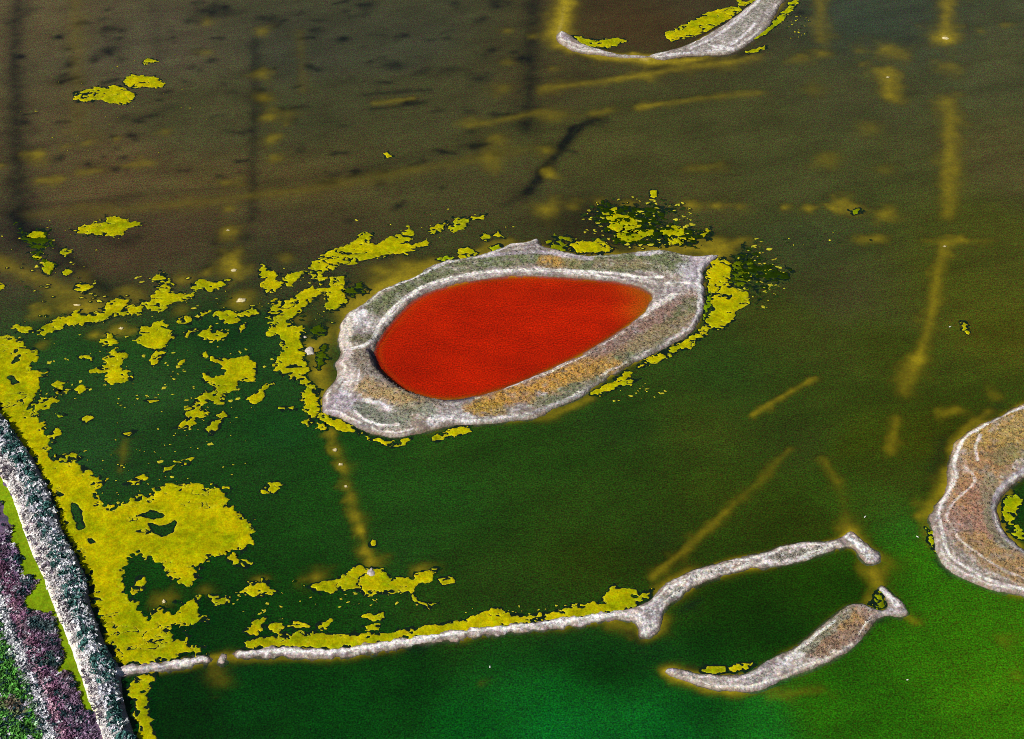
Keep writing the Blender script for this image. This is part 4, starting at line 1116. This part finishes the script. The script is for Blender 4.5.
MATS = [
    (T(0, 0, [(290, 385), (305, 368), (350, 355), (390, 345), (430, 350), (460, 338), (500, 350), (545, 378), (530, 400), (515, 420), (470, 415), (430, 410), (385, 400), (340, 407), (300, 402)]), "larger, lower raft of the bright algae pair in the upper left brown water", .35),
    (T(0, 0, [(495, 320), (520, 295), (560, 300), (600, 302), (640, 318), (665, 332), (650, 348), (610, 354), (570, 347), (530, 352), (500, 340)]), "smaller, upper raft of the bright algae pair in the upper left brown water", .35),
    (T(0, 0, [(570, 250), (590, 232), (620, 240), (637, 246), (600, 252), (580, 258)]), "tiny algae scrap just above the bright pair in the upper left", .2),
    (T(0, 1, [(275, 175), (320, 170), (370, 150), (420, 148), (440, 128), (480, 130), (510, 145), (565, 150), (550, 165), (500, 180), (480, 200), (455, 210), (420, 195), (370, 200), (320, 190)]), "ragged spindle-shaped algae raft alone in brown water near the left edge", .6),
    (T(0, 1, [(100, 202), (140, 185), (190, 190), (185, 210), (150, 222), (110, 216)]), "topmost small patch of the diagonal algae trail near the left edge", .4),
    (T(0, 1, [(125, 285), (150, 273), (167, 290), (147, 302)]), "small algae spot between two patches of the diagonal trail at far left", .3),
    (T(0, 1, [(165, 325), (185, 305), (215, 310), (222, 330), (197, 353), (170, 340)]), "round algae patch in the middle of the diagonal trail at far left", .4),
    (T(0, 1, [(240, 267), (265, 252), (285, 270), (260, 287)]), "loose algae scrap just right of the diagonal trail at far left", .4),
    (T(0, 1, [(245, 347), (270, 335), (295, 345), (265, 362)]), "thin algae scrap below right of the round patch at far left", .4),
    (T(0, 1, [(295, 402), (320, 380), (350, 395), (370, 408), (332, 432)]), "lowest patch of the diagonal algae trail, above the long streak", .45),
    (T(0, 1, [(45, 570), (80, 555), (120, 570), (150, 575), (200, 545), (260, 525), (300, 505), (350, 515), (400, 505), (440, 470), (475, 448), (510, 460), (515, 485), (560, 480), (600, 460), (620, 430),
              (635, 400), (610, 375), (635, 350), (665, 350), (670, 380), (690, 400), (690, 430), (740, 435), (775, 425), (775, 445), (730, 460), (690, 470), (650, 505), (610, 500), (580, 490), (560, 520),
              (500, 525), (440, 530), (410, 548), (370, 552), (330, 562), (270, 562), (220, 582), (170, 602), (150, 600), (170, 582), (110, 587), (70, 587)]), "long winding algae streak rising to the right at the left of the pond", .5),
    (T(0, 1, [(750, 420), (780, 390), (820, 376), (850, 393), (880, 383), (912, 378), (900, 402), (850, 424), (810, 412), (780, 422)]), "lacy algae strip off the upper right end of the long streak", .5),
    (T(0, 1, [(560, 560), (600, 565), (650, 545), (680, 580), (700, 600), (680, 630), (660, 650), (620, 657), (580, 650), (535, 620), (560, 600)]), "solid squarish algae raft just below the long streak", .5),
    (T(0, 1, [(600, 702), (618, 668), (668, 662), (642, 692), (615, 717)]), "curled algae scrap right under the solid squarish raft", .35),
    (T(0, 1, [(705, 542), (740, 520), (770, 525), (757, 552), (725, 557)]), "small algae patch right of the squarish raft, leftmost of its row", .4),
    (T(0, 1, [(775, 532), (800, 508), (842, 506), (802, 534)]), "narrow algae sliver second in the row right of the squarish raft", .35),
    (T(0, 1, [(860, 515), (890, 498), (930, 503), (952, 525), (950, 550), (920, 557), (880, 542)]), "thick algae patch at the right end of the row beside the squarish raft", .45),
    (T(0, 1, [(955, 517), (1000, 493), (1030, 497), (1035, 515), (1000, 525), (970, 533)]), "pointed algae patch touching the right end of the same row", .35),
    (T(0, 1, [(735, 590), (770, 573), (792, 585), (750, 607)]), "small oval algae patch right of the squarish raft, below the sliver", .35),
    (T(0, 1, [(800, 595), (840, 568), (852, 595), (890, 578), (912, 600), (870, 627), (830, 617), (805, 607)]), "hook-shaped algae patch below the row beside the squarish raft", .45),
    (T(0, 1, [(955, 565), (980, 550), (987, 575), (965, 584)]), "small algae dot below the pointed patch of the row", .3),
    (T(0, 1, [(305, 690), (340, 673), (370, 685), (382, 707), (345, 702)]), "thin algae scrap left of the bottle-shaped patch", .45),
    (T(0, 1, [(408, 738), (428, 692), (440, 660), (470, 655), (510, 680), (492, 697), (482, 722), (505, 745)]) + T(0, 2, [(530, 45), (480, 52), (450, 58), (415, 50), (428, 12), (400, 15), (362, 2), (380, -8)]), "bottle-shaped algae patch in the green water above the levee mat", .5),
    (T(0, 1, [(408, 622), (440, 595), (482, 630), (440, 652)]), "lacy algae scrap above the bottle-shaped patch", .6),
    (T(0, 1, [(820, 672), (845, 698), (880, 698), (920, 688), (960, 688), (1000, 673), (1002, 698), (1024, 708), (1030, 735)])
     + T(0, 2, [(1022, 40), (960, 47), (940, 80), (890, 97), (900, 132), (870, 142), (840, 122), (800, 152), (836, 166), (830, 187), (790, 192), (780, 217), (740, 227), (706, 227), (752, 198), (740, 150), (790, 110), (830, 85), (868, 70), (820, 40), (815, 15), (850, 28), (890, 18), (900, 2)]), "zigzag algae chain running down left of the ring island", .45),
    (T(0, 1, [(-30, 380), (0, 388), (36, 405), (10, 422), (-30, 425)]), "small algae patch cut by the left edge above the great mat", .35),
    (T(0, 1, [(705, 715), (735, 700), (740, 718), (715, 728)]), "tiny algae scrap left of the top of the zigzag chain", .35),
    (T(1, 1, [(205, 335), (240, 300), (290, 265), (350, 245), (400, 215), (440, 190), (470, 195), (440, 225), (480, 235), (540, 210), (590, 195), (610, 165), (635, 185), (625, 210), (590, 235), (620, 237), (680, 220), (700, 238), (650, 252),
              (600, 277), (560, 277), (530, 282), (440, 300), (380, 317), (330, 322), (290, 342), (250, 347), (220, 347)]), "long algae raft slanting up above the left half of the ring island", .5),
    (T(1, 1, [(690, 187), (720, 155), (757, 148), (742, 187), (705, 194)]), "smaller left-hand algae patch above the ring island's top shore", .4),
    (T(1, 1, [(770, 167), (800, 130), (850, 130), (917, 118), (907, 137), (862, 142), (832, 177), (790, 190)]), "right-hand arrow-shaped algae patch above the ring island's top shore", .4),
    (T(1, 1, [(10, 330), (30, 313), (60, 343), (102, 350), (72, 380), (117, 390), (100, 412), (50, 432), (20, 402), (42, 380), (13, 360)]), "torn algae patch left of the slanting raft's lower end", .5),
    (T(1, 1, [(110, 362), (150, 345), (202, 343), (162, 382), (130, 402)]), "thin algae link below the slanting raft's lower end", .45),
    (T(1, 1, [(205, 352), (240, 353), (292, 370), (262, 397), (230, 377)]), "small algae patch between the slanting raft and the J-shaped mat", .45),
    (T(1, 1, [(250, 420), (290, 400), (330, 363), (357, 363), (367, 400), (350, 430), (368, 470), (320, 492), (285, 502), (268, 480), (285, 450), (260, 430), (235, 442), (205, 482), (150, 522), (130, 547), (180, 565), (192, 600), (185, 650), (197, 700), (202, 739)])
     + T(1, 2, [(215, 50), (242, 80), (237, 130), (270, 178), (292, 200), (272, 242), (248, 232), (258, 202), (230, 182), (190, 152), (178, 112), (193, 70), (168, 47), (130, 32), (110, 0)])
     + T(1, 1, [(75, 739), (92, 690), (108, 640), (88, 602), (48, 602), (68, 560), (48, 520), (53, 470), (75, 458), (110, 470), (150, 453), (190, 418), (230, 403)]), "thick J-shaped algae mat hugging the left end of the ring island", .6),
    (T(1, 1, [(715, 297), (760, 284), (792, 290), (760, 312)]), "green algae wedge on the ring island's top shore, leftmost of three", .3, (.6, .85, .6)),
    (T(1, 1, [(808, 257), (850, 248), (892, 275), (862, 302), (815, 302), (806, 280)]), "bright algae pad on the ring island's top shore, middle of three", .3),
    (T(1, 1, [(935, 252), (970, 238), (992, 255), (950, 277)]), "green algae pad on the ring island's top shore, rightmost of three", .3, (.7, .9, .7)),
    (T(1, 1, [(895, 217), (915, 188), (937, 205), (920, 222)]), "left one of two algae dots just above the three shore pads", .3),
    (T(1, 1, [(950, 202), (970, 183), (987, 207)]), "right one of two algae dots just above the three shore pads", .3),
    (T(1, 0, [(510, 615), (530, 603), (535, 620), (552, 628), (520, 630)]), "lone algae speck in open brown water at upper centre left", .2),
    (T(2, 1, [(235, 240), (270, 220), (320, 225), (350, 208), (400, 250), (380, 267), (300, 272), (260, 272), (240, 260)]), "smooth algae pad lying against the ring island's top shore right of centre", .3),
    (T(2, 1, [(125, 232), (170, 203), (242, 203), (235, 252), (180, 262)]), "speckled dark green algae patch left of the smooth shore pad", .8, (.5, .6, .5), .06),
    (T(2, 1, [(365, 120), (410, 95), (440, 120), (490, 130), (510, 155), (490, 180), (550, 175), (562, 195), (530, 215), (480, 232), (430, 222), (410, 190), (380, 170), (390, 150)]), "largest algae raft in the speckled group above the ring island", .6),
    (T(2, 1, [(550, 30), (562, 18), (578, 22), (584, 38), (572, 53), (555, 48)]), "small round algae disc at the top of the speckled group", .12),
    (T(2, 1, [(588, 187), (640, 163), (692, 180), (690, 202), (630, 207)]), "upper right algae raft in the speckled group above the ring island", .5),
    (T(2, 1, [(613, 227), (660, 205), (720, 210), (742, 225), (680, 237), (630, 237)]), "lower right algae raft in the speckled group above the ring island", .5),
    (T(2, 1, [(738, 197), (780, 178), (797, 190), (760, 207)]), "rightmost small algae raft in the speckled group above the ring island", .4),
    (T(2, 1, [(800, 300), (840, 288), (870, 308), (882, 340), (867, 370), (872, 410), (900, 418), (947, 430), (952, 470), (920, 492), (890, 502), (885, 540), (840, 572), (790, 577), (780, 602), (740, 617), (720, 652), (690, 652), (640, 682), (600, 702),
              (530, 727), (500, 732), (520, 705), (590, 675), (650, 640), (710, 610), (770, 568), (802, 500), (802, 460), (790, 410), (775, 350)]), "long curved algae band wrapping the right end of the ring island", .35),
    (T(3, 1, [(768, 550), (790, 545), (805, 570), (800, 597), (780, 580)]), "lone pale algae tuft in open water beside the bent shoal on the right", .3),
    (T(3, 1, [(330, 105), (355, 95), (380, 100), (345, 117)]), "small dark algae tuft on the row of shoal spots at upper right", .4, (.5, .7, .4)),
    (T(2, 0, [(240, 140), (290, 150), (330, 160), (370, 155), (420, 150), (457, 163), (420, 182), (370, 194), (310, 187), (265, 166)]), "thin algae strip inside the left arm of the top crescent island", .3),
    (T(2, 0, [(610, 137), (680, 100), (740, 72), (800, 45), (850, 30), (900, 25), (922, 40), (880, 72), (820, 102), (760, 132), (690, 157), (640, 164), (620, 152)]), "broad algae wedge inside the right arm of the top crescent island", .35),
    (T(2, 0, [(895, -10), (925, 5), (960, 0), (990, -20), (960, 12), (930, 24), (905, 20)]), "small algae scrap at the top edge inside the crescent island", .3),
    (T(2, 0, [(930, 205), (970, 195), (1010, 180), (1024, 190), (990, 203), (945, 215)]), "thin algae strip outside the top crescent island's right arm", .3),
    (T(2, 0, [(960, 160), (1024, 110), (1060, 75), (1090, 40), (1110, 10), (1140, -10), (1150, 10), (1110, 50), (1060, 100), (1010, 140)]), "yellow-green algae edging on the outer shore of the top crescent island", .3, (.8, .95, .8)),
    (T(0, 2, [(980, 112), (1024, 95), (1050, 65), (1092, 50), (1057, 85), (1052, 122), (1024, 139), (1000, 132)]), "boot-shaped algae patch between the zigzag chain and the J-shaped mat", .35),
    (T(0, 2, [(818, 242), (850, 198), (882, 205), (880, 237), (840, 257)]), "larger lower algae blob under the foot of the zigzag chain", .3),
    (T(0, 2, [(863, 182), (895, 168), (914, 185), (880, 200)]), "smaller upper algae blob under the foot of the zigzag chain", .25),
    (T(0, 2, [(330, 197), (350, 178), (372, 190), (345, 212)]), "lone algae dot in green water right of the great mat", .3),
    (T(0, 2, [(653, 387), (702, 378), (692, 400), (660, 402)]), "small algae bar in green water above the great mat's lobe", .3),
    (T(0, 2, [(700, 367), (740, 357), (775, 353), (740, 378)]), "broken algae strip touching the small bar above the lobe", .4),
    (T(0, 2, [(488, 452), (520, 435), (580, 420), (588, 435), (540, 452)]), "lacy algae strip in the notch of the great mat", .5),
    (T(0, 2, [(485, 252), (540, 243), (510, 262)]), "thin algae sliver in open green water left of the zigzag chain's foot", .25),
    (T(0, 2, [(578, 120), (632, 123), (600, 131)]), "thin algae sliver left of the zigzag chain's upper bend", .22),
    (T(0, 2, [(120, 140), (150, 112), (200, 100), (242, 73), (262, 95), (222, 132), (172, 162), (140, 178)]), "broken algae fringe off the upper right side of the great mat", .8),
    (T(0, 2, [(200, 62), (225, 50), (262, 48), (252, 72), (215, 80)]), "small algae patch above the broken fringe of the great mat", .5),
    (T(0, 2, [(298, 77), (330, 58), (352, 75), (320, 92)]), "algae dot right of the broken fringe of the great mat", .35),
    (T(0, 2, [(198, 262), (230, 232), (242, 260), (215, 287)]), "small algae knob off the great mat's edge below the broken fringe", .4),
    (T(0, 2, [(220, 172), (270, 178), (240, 188)]), "thin green algae scrap right of the great mat's broken fringe", .25, (.7, .95, .7)),
    (T(0, 2, [(225, 345), (262, 333), (302, 330), (330, 350), (300, 362), (235, 367)]), "lacy algae border on the great mat where it widens", .5),
    (T(1, 2, [(10, 492), (50, 450), (90, 447), (112, 465), (80, 490), (30, 502)]), "oval algae raft alone in dark green water below the J-shaped mat", .25),
    (T(1, 2, [(98, 150), (150, 146), (155, 156), (120, 168)]), "hollow algae scrap left of the J-shaped mat's foot", .4),
    (T(1, 2, [(188, 207), (210, 193), (232, 210), (205, 222)]), "algae scrap just below left of the J-shaped mat's foot", .35),
    (T(1, 2, [(456, 692), (466, 678), (480, 682), (474, 702), (460, 710)]), "tiny oval algae speck above the rock-holding raft", .12),
    (T(1, 2, [(290, 190), (340, 202), (420, 247), (480, 275), (540, 282), (580, 285), (612, 270), (602, 302), (560, 307), (510, 297), (450, 277), (400, 248), (330, 242), (280, 212)]), "algae edging along the ring island's lower left shore", .4),
    (T(1, 2, [(700, 272), (740, 245), (800, 233), (850, 218), (867, 245), (820, 262), (760, 272), (715, 283)]), "algae patch against the middle of the ring island's bottom shore", .35),
    (T(2, 2, [(300, 97), (340, 78), (400, 48), (440, 13), (482, 10), (460, 38), (512, 33), (472, 62), (430, 62), (380, 78), (355, 102)]), "branching algae streak off the ring island's bottom right shore", .4),
    (T(0, 3, [(838, 165), (880, 178), (927, 163), (900, 197), (860, 202)]), "small boat-shaped algae patch right of the great mat's square lobe", .3),
    (T(0, 3, [(520, 132), (560, 93), (592, 110), (560, 142), (530, 162)]), "lacy algae patch inside the dark bay of the great mat", .5),
    (T(0, 3, [(912, -5), (960, 18), (1017, 33), (980, 52), (930, 40)]), "algae patch right of the great mat's round lobe", .4),
    (T(0, 3, [(513, 512), (560, 488), (617, 488), (592, 540), (592, 600), (602, 670), (627, 739), (640, 800), (575, 800), (550, 739), (540, 650), (545, 590), (508, 550)]), "algae strip along the levee below the short dike stub", .45),
    (T(0, 3, [(965, 152), (1000, 115), (1050, 100), (1062, 125), (1102, 150), (1060, 164), (1010, 160)]), "algae patch left of the rock-holding raft", .45),
    (T(0, 3, [(972, 378), (980, 355), (1024, 338)]) + T(1, 3, [(100, 325), (170, 308), (250, 318), (340, 325), (450, 318), (540, 313), (620, 300), (720, 280), (830, 265), (900, 238), (960, 213), (1000, 233), (1024, 245)])
     + T(2, 3, [(100, 240), (200, 225), (260, 195), (340, 195), (380, 165), (400, 130), (440, 133), (490, 140), (512, 165), (562, 143), (552, 177), (500, 207), (400, 237), (300, 247), (180, 264), (100, 272), (0, 282)])
     + T(1, 3, [(900, 300), (760, 322), (640, 345), (560, 360), (440, 372), (330, 381), (200, 377), (100, 370), (0, 378)]), "long narrow algae band along the top side of the white dike", .3),
    (T(1, 3, [(198, 132), (270, 110), (340, 90), (380, 60), (420, 45), (460, 58), (500, 60), (540, 90), (590, 90), (622, 108), (640, 80), (722, 58), (702, 112), (642, 122), (620, 152), (550, 152), (500, 157), (450, 167), (420, 145), (370, 142), (330, 137), (300, 157), (250, 152), (228, 135)]), "algae raft around a pale rock at the foot of the shoal chain", .4),
    (T(1, 3, [(728, 100), (795, 90), (798, 115), (745, 124)]), "small bar-shaped algae raft right of the rock-holding raft", .2),
    (T(1, 3, [(618, 172), (630, 162), (660, 188), (722, 198), (690, 212), (640, 192)]), "thin broken algae scrap below the rock-holding raft", .35),
    (T(1, 3, [(435, 248), (470, 240), (512, 228), (502, 267), (480, 267)]), "upper algae scrap of two above the dike's long band", .35),
    (T(1, 3, [(432, 287), (490, 278), (487, 302), (440, 304)]), "lower algae scrap of two above the dike's long band", .35),
    (T(1, 3, [(248, 287), (302, 260), (282, 302), (250, 302)]), "third algae scrap from the left end of the dike's long band", .35),
    (T(1, 3, [(48, 292), (80, 273), (112, 285), (92, 317), (60, 307)]), "chunky algae scrap above the left end of the dike's long band", .35),
    (T(1, 3, [(125, 292), (160, 262), (217, 290), (170, 293)]), "second algae scrap from the left end of the dike's long band", .4),
    (T(0, 3, [(985, 310), (1005, 275), (1040, 258), (1066, 258), (1044, 310), (1020, 325), (990, 330)]), "leftmost algae scrap above the dike's long band", .4),
    (T(2, 3, [(758, 467), (790, 448), (850, 448), (855, 472), (800, 480)]), "left algae patch on the inner shore of the hammer-tipped spit", .2),
    (T(2, 3, [(868, 457), (920, 438), (957, 438), (930, 462), (885, 467)]), "right algae patch on the inner shore of the hammer-tipped spit", .3),
    (T(3, 2, [(945, 520), (985, 488), (1017, 510), (1002, 560), (970, 612), (943, 600)]), "upper leafy algae clump in the right island's inner pond", .35, (.8, .95, .8)),
    (T(3, 2, [(958, 632), (990, 618), (1030, 650), (1050, 700), (1010, 680)]), "lower leafy algae clump in the right island's inner pond", .35, (.8, .95, .8)),
    (T(3, 2, [(635, 640), (660, 650), (667, 722), (645, 702)]), "narrow algae strip at the left shore of the right island", .35, (.75, .9, .6)),
    (T(3, 3, [(410, 200), (430, 155), (450, 145), (470, 190), (462, 215), (435, 218)]), "olive algae film in the notch of the hammer-tipped spit", .35, (.45, .6, .3)),
    (T(2, 1, [(872, 430), (900, 350), (880, 320), (905, 300), (930, 330), (950, 300), (935, 420)]), "speckled green algae fringe right of the curved band", .9, (.22, .34, .25), .04),
    (T(2, 1, [(770, 470), (795, 420), (800, 470), (790, 500), (765, 540)]), "dark green algae sliver between the curved band and the island", .35, (.4, .65, .3)),
    (T(1, 1, [(225, 570), (265, 548), (275, 580), (262, 600), (230, 610)]), "dark green weed clump in the shallows left of the ring island", .5, (.12, .22, .15)),
    (T(1, 1, [(255, 650), (280, 640), (275, 700), (250, 739), (245, 700)]), "long dark weed clump beside the ring island's left shoal", .5, (.12, .22, .15)),
    (T(2, 1, [(290, 120), (360, 70), (430, 80), (520, 90), (600, 60), (650, 100), (600, 130), (640, 150), (720, 175), (800, 175), (790, 205), (730, 240), (620, 240), (520, 235), (430, 235), (370, 190), (330, 160)]), "black-green lacy weed bed under the speckled group above the ring island", .9, (.035, .085, .08), -.04),
    (T(2, 1, [(880, 320), (900, 270), (940, 240), (980, 280), (1010, 310), (1060, 320), (1120, 340), (1100, 380), (1030, 400), (990, 450), (960, 420), (920, 400), (880, 380)]), "black-green lacy weed bed right of the curved band", .9, (.035, .085, .08), -.03),
    (T(0, 1, [(70, 150), (100, 190), (200, 185), (210, 240), (150, 260), (220, 320), (200, 360), (150, 300), (100, 240)]), "black-green weed trace along the diagonal algae trail", .8, (.08, .16, .14), .0),
    (T(1, 1, [(370, 400), (430, 390), (440, 430), (390, 450), (365, 430)]), "dark weed specks in the ochre shallows left of the ring island's top", .6, (.1, .18, .1), .0),
]
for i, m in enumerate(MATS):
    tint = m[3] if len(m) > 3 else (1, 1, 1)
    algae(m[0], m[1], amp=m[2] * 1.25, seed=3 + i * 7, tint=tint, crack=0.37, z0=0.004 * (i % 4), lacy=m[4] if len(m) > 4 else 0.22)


# flecks: centre px, radii px, how many, size range m, share that is green, label
FLECKS = [
    ((640, 222), (60, 28), 230, (.3, .95), .3, "loose yellow algae flecks of the speckled group above the ring island"),
    ((760, 275), (26, 36), 150, (.3, .95), .4, "loose algae flecks right of the curved band at the ring island"),
    ((155, 345), (150, 70), 190, (.2, .8), .1, "loose algae flecks scattered round the long streak at left"),
    ((190, 430), (80, 60), 70, (.2, .6), .1, "loose algae flecks scattered round the zigzag chain"),
    ((45, 262), (55, 45), 45, (.2, .6), .15, "loose algae flecks along the diagonal trail at far left"),
    ((110, 100), (110, 60), 34, (.2, .5), .1, "sparse algae flecks round the bright pair in the upper left"),
    ((330, 600), (110, 22), 50, (.2, .55), .05, "loose algae flecks round the rock-holding raft"),
    ((300, 300), (45, 35), 60, (.2, .6), .3, "loose algae flecks between the slanting raft and the J-shaped mat"),
    ((815, 240), (60, 8), 16, (.2, .55), .5, "dark weed flecks on the row of shoal spots at upper right"),
    ((430, 225), (90, 18), 22, (.2, .5), .2, "sparse algae flecks above the ring island's top shore"),
    ((790, 25), (20, 14), 40, (.2, .6), .5, "green algae flecks outside the top crescent island"),
    ((545, 612), (80, 8), 34, (.2, .6), .1, "algae flecks along the outer edge of the dike's long band"),
    ((630, 392), (40, 10), 26, (.2, .6), .2, "algae flecks trailing off the branching streak"),
    ((115, 500), (70, 60), 60, (.15, .5), .1, "algae flecks along the ragged border of the great mat"),
]


def fleck_mesh(cen, rad, n, size, green, label):
    r = np.random.default_rng(int(cen[0] * 7 + cen[1]))
    V, F, C = [], [], []
    base = 0
    for _ in range(n):
        a, q = r.uniform(0, 2 * np.pi), r.uniform() ** 0.6
        cx, cy = px2w(cen[0] + rad[0] * q * math.cos(a), cen[1] + rad[1] * q * math.sin(a))
        inside = max(float(f(np.array([cx]), np.array([cy]))[0]) for f in (f_main, f_top, f_dike2, f_levee))
        if inside > -1.0:
            continue
        s = r.uniform(*size) * (0.6 + r.uniform() ** 3)
        k = 9
        ang = np.linspace(0, 2 * np.pi, k, endpoint=False)
        asp, rot = r.uniform(.35, .9), r.normal() * 0.5
        rr = s * (1 + r.normal(size=k) * 0.32)
        ex, ey = rr * np.cos(ang), rr * np.sin(ang) * asp
        px, py = ex * math.cos(rot) - ey * math.sin(rot), ex * math.sin(rot) + ey * math.cos(rot)
        isg = r.uniform() < green
        col = lin([40, 62, 20]) if isg else lin([196, 188, 44]) * r.uniform(.7, 1.1)
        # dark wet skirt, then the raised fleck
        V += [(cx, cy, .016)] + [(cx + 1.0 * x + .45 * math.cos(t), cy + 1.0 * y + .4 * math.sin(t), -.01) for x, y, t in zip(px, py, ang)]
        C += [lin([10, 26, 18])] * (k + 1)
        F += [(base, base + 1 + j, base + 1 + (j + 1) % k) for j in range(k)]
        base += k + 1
        V += [(cx, cy, .12)] + [(cx + x, cy + y, .02) for x, y in zip(px, py)]
        C += [col] + [col * 1.1] * k
        F += [(base, base + 1 + j, base + 1 + (j + 1) % k) for j in range(k)]
        base += k + 1
    o = link("algae_flecks", np.array(V), np.array(F), M_ALGAE, np.array(C), smooth=False)
    tag(o, label, "algae flecks", kind="stuff")


for a in FLECKS:
    fleck_mesh(*a)


# ------------------------------------------------------------------ rocks and mounds that break the surface
def rock(px, size, label, col, seed, name="rock", cat="rock", flat=0.45):
    cx, cy = px2w(*px)
    r = np.random.default_rng(seed)
    nu, nv = 22, 9
    V, F, C = [], [], []
    for j in range(nv + 1):
        ph = j / nv * math.pi / 2
        for i in range(nu):
            th = 2 * math.pi * i / nu
            q = 1 + 0.75 * float(fbm(np.array([cx * 3 + math.cos(th) * 2.2 + seed]), np.array([math.sin(th) * 2.2 + ph]), 1.3, seed, 3)[0])
            rr = math.cos(ph) * q
            V.append((cx + rr * math.cos(th) * size[0], cy + rr * math.sin(th) * size[1], -0.25 + (math.sin(ph) ** 1.2) * flat * size[0] * (0.8 + 0.3 * q) + 0.1))
            C.append(lin(col) * (0.8 + 0.35 * r.uniform()))
    for j in range(nv):
        for i in range(nu):
            a, b = j * nu + i, j * nu + (i + 1) % nu
            F.append((a, b, b + nu, a + nu))
    o = link(name, np.array(V), np.array(F), M_ROCK, np.array(C), loc=(cx, cy, 0.0))
    return tag(o, label, cat)


rock((371.5, 573), (1.35, 2.0), "pale weathered rock poking through the algae raft above the dike", (196, 184, 178), 11)
rock((310, 351), (1.5, 1.7), "pale rock on the ochre shoal left of the ring island", (206, 196, 182), 12)
rock((305, 337), (0.7, 0.7), "small pale stone above the rock on the ochre shoal", (200, 190, 170), 13)
MOUNDS = [((945.5, 38), (1.5, 1.1), "white-tipped mud mound at the end of the upper right shoal bar"), ((888, 77), (.8, .6), "tiny pale mud tip on the blotch-shaped shoal at upper right"),
          ((234, 270), (1.0, .8), "mud tip on the lowest but one shoal spot left of the slanting raft"), ((241, 300), (1.5, 1.2), "largest pale mud tip, on the shoal spot left of the slanting raft's lower end"),
          ((121, 328), (.8, .8), "pale mud tip between the long streak and the lacy scrap"), ((335, 449.5), (.7, .7), "topmost white mud tip of the shoal chain below the ring island"),
          ((340.5, 464), (.8, .6), "second white mud tip of the shoal chain below the ring island"), ((346, 486), (.6, .5), "third mud tip of the shoal chain below the ring island"),
          ((228, 230), (.7, .4), "small pale mud tip on the orange shoal spot left of upper centre"), ((77, 305), (1.4, .35), "thin pale mud bar at the end of the broad shoal at far left"), ((945, 246), (.7, .4), "pale mud tip at the bend of the bent shoal on the right"),
          ((164, 601), (.8, .7), "pale mud tip in the dark bay of the great mat")]
for i, (p, s, lab) in enumerate(MOUNDS):
    rock(p, s, lab, (216, 200, 150), 40 + i, "mud_mound", "mud mound", 0.3)


# ------------------------------------------------------------------ white water birds afloat
def bird_mesh(size):
    """swimming bird: boat-shaped body with tail, S-shaped neck, head, bill and folded wings; one closed body mesh plus parts"""
    st = [(-.52, .02, .05), (-.42, .07, .09), (-.25, .13, .17), (0, .16, .21), (.22, .14, .18), (.36, .13, .11), (.42, .20, .07), (.43, .32, .055), (.40, .43, .05), (.43, .50, .062), (.50, .51, .055), (.55, .50, .02)]
    k = 10
    V, F = [], []
    for i, (px, pz, r) in enumerate(st):
        nxt, prv = st[min(i + 1, len(st) - 1)], st[max(i - 1, 0)]
        dx, dz = nxt[0] - prv[0], nxt[1] - prv[1]
        l = math.hypot(dx, dz) or 1
        for j in range(k):
            t = 2 * math.pi * j / k
            s, c = r * math.sin(t), r * math.cos(t)
            V.append((px - dz / l * s * .85, c, pz + dx / l * s * .85))
    n = len(st)
    for i in range(n - 1):
        for j in range(k):
            F.append((i * k + j, i * k + (j + 1) % k, (i + 1) * k + (j + 1) % k, (i + 1) * k + j))
    return np.array(V) * size, np.array(F)


def wing_mesh(size, side):
    out = [(.26, .15, .20), (.10, .20, .26), (-.15, .19, .25), (-.38, .10, .17), (-.58, .03, .12), (-.40, .15, .06), (-.10, .215, .10), (.14, .20, .12)]
    V = [(a, side * b, c) for a, b, c in out] + [(a, side * (b + .025), c) for a, b, c in out]
    n = len(out)
    F = [(i, (i + 1) % n, n + (i + 1) % n, n + i) for i in range(n)]
    F += [(n, n + 1, n + 6, n + 7), (n + 1, n + 2, n + 5, n + 6), (n + 2, n + 3, n + 4, n + 5)]
    return np.array(V) * size, np.array(F)


def bill_mesh(size):
    V = [(.53, .022, .50), (.53, -.022, .50), (.53, 0, .525), (.53, 0, .475), (.74, 0, .455)]
    F = [(0, 2, 4, 4), (2, 1, 4, 4), (1, 3, 4, 4), (3, 0, 4, 4)]
    return np.array(V) * size, np.array([(a, b, c) for a, b, c, _ in F])


BIRDS = [((865, 517), 40, "lower right white bird afloat above the forked spit's tip"), ((917.5, 537), 150, "white bird afloat just left of the right island"), ((907.5, 680), 200, "white bird afloat alone in the emerald water at lower right"),
         ((950, 327), 10, "white bird afloat left of the lone algae tuft on the right"), ((490, 667), 90, "white bird afloat below the middle of the white dike")]
BIRDS[0] = (BIRDS[0][0], BIRDS[0][1], "white bird afloat above the pale tip of the forked spit")
for (p, rz, lab) in BIRDS:
    cx, cy = px2w(*p)
    S = 0.75
    root = bpy.data.objects.new("water_bird", None)
    COL.objects.link(root)
    root.location = (cx, cy, 0.0)
    root.rotation_euler = (0, 0, math.radians(rz))
    tag(root, lab, "bird", "white birds afloat")
    for nm, (v, fc), cl in (("body", bird_mesh(S), (236, 234, 228)), ("wing", wing_mesh(S, 1), (222, 222, 220)), ("wing", wing_mesh(S, -1), (222, 222, 220)), ("bill", bill_mesh(S), (206, 150, 60))):
        o = link(nm, v, fc, M_BIRD, np.zeros((len(v), 3)) + lin(cl))
        o.parent = root
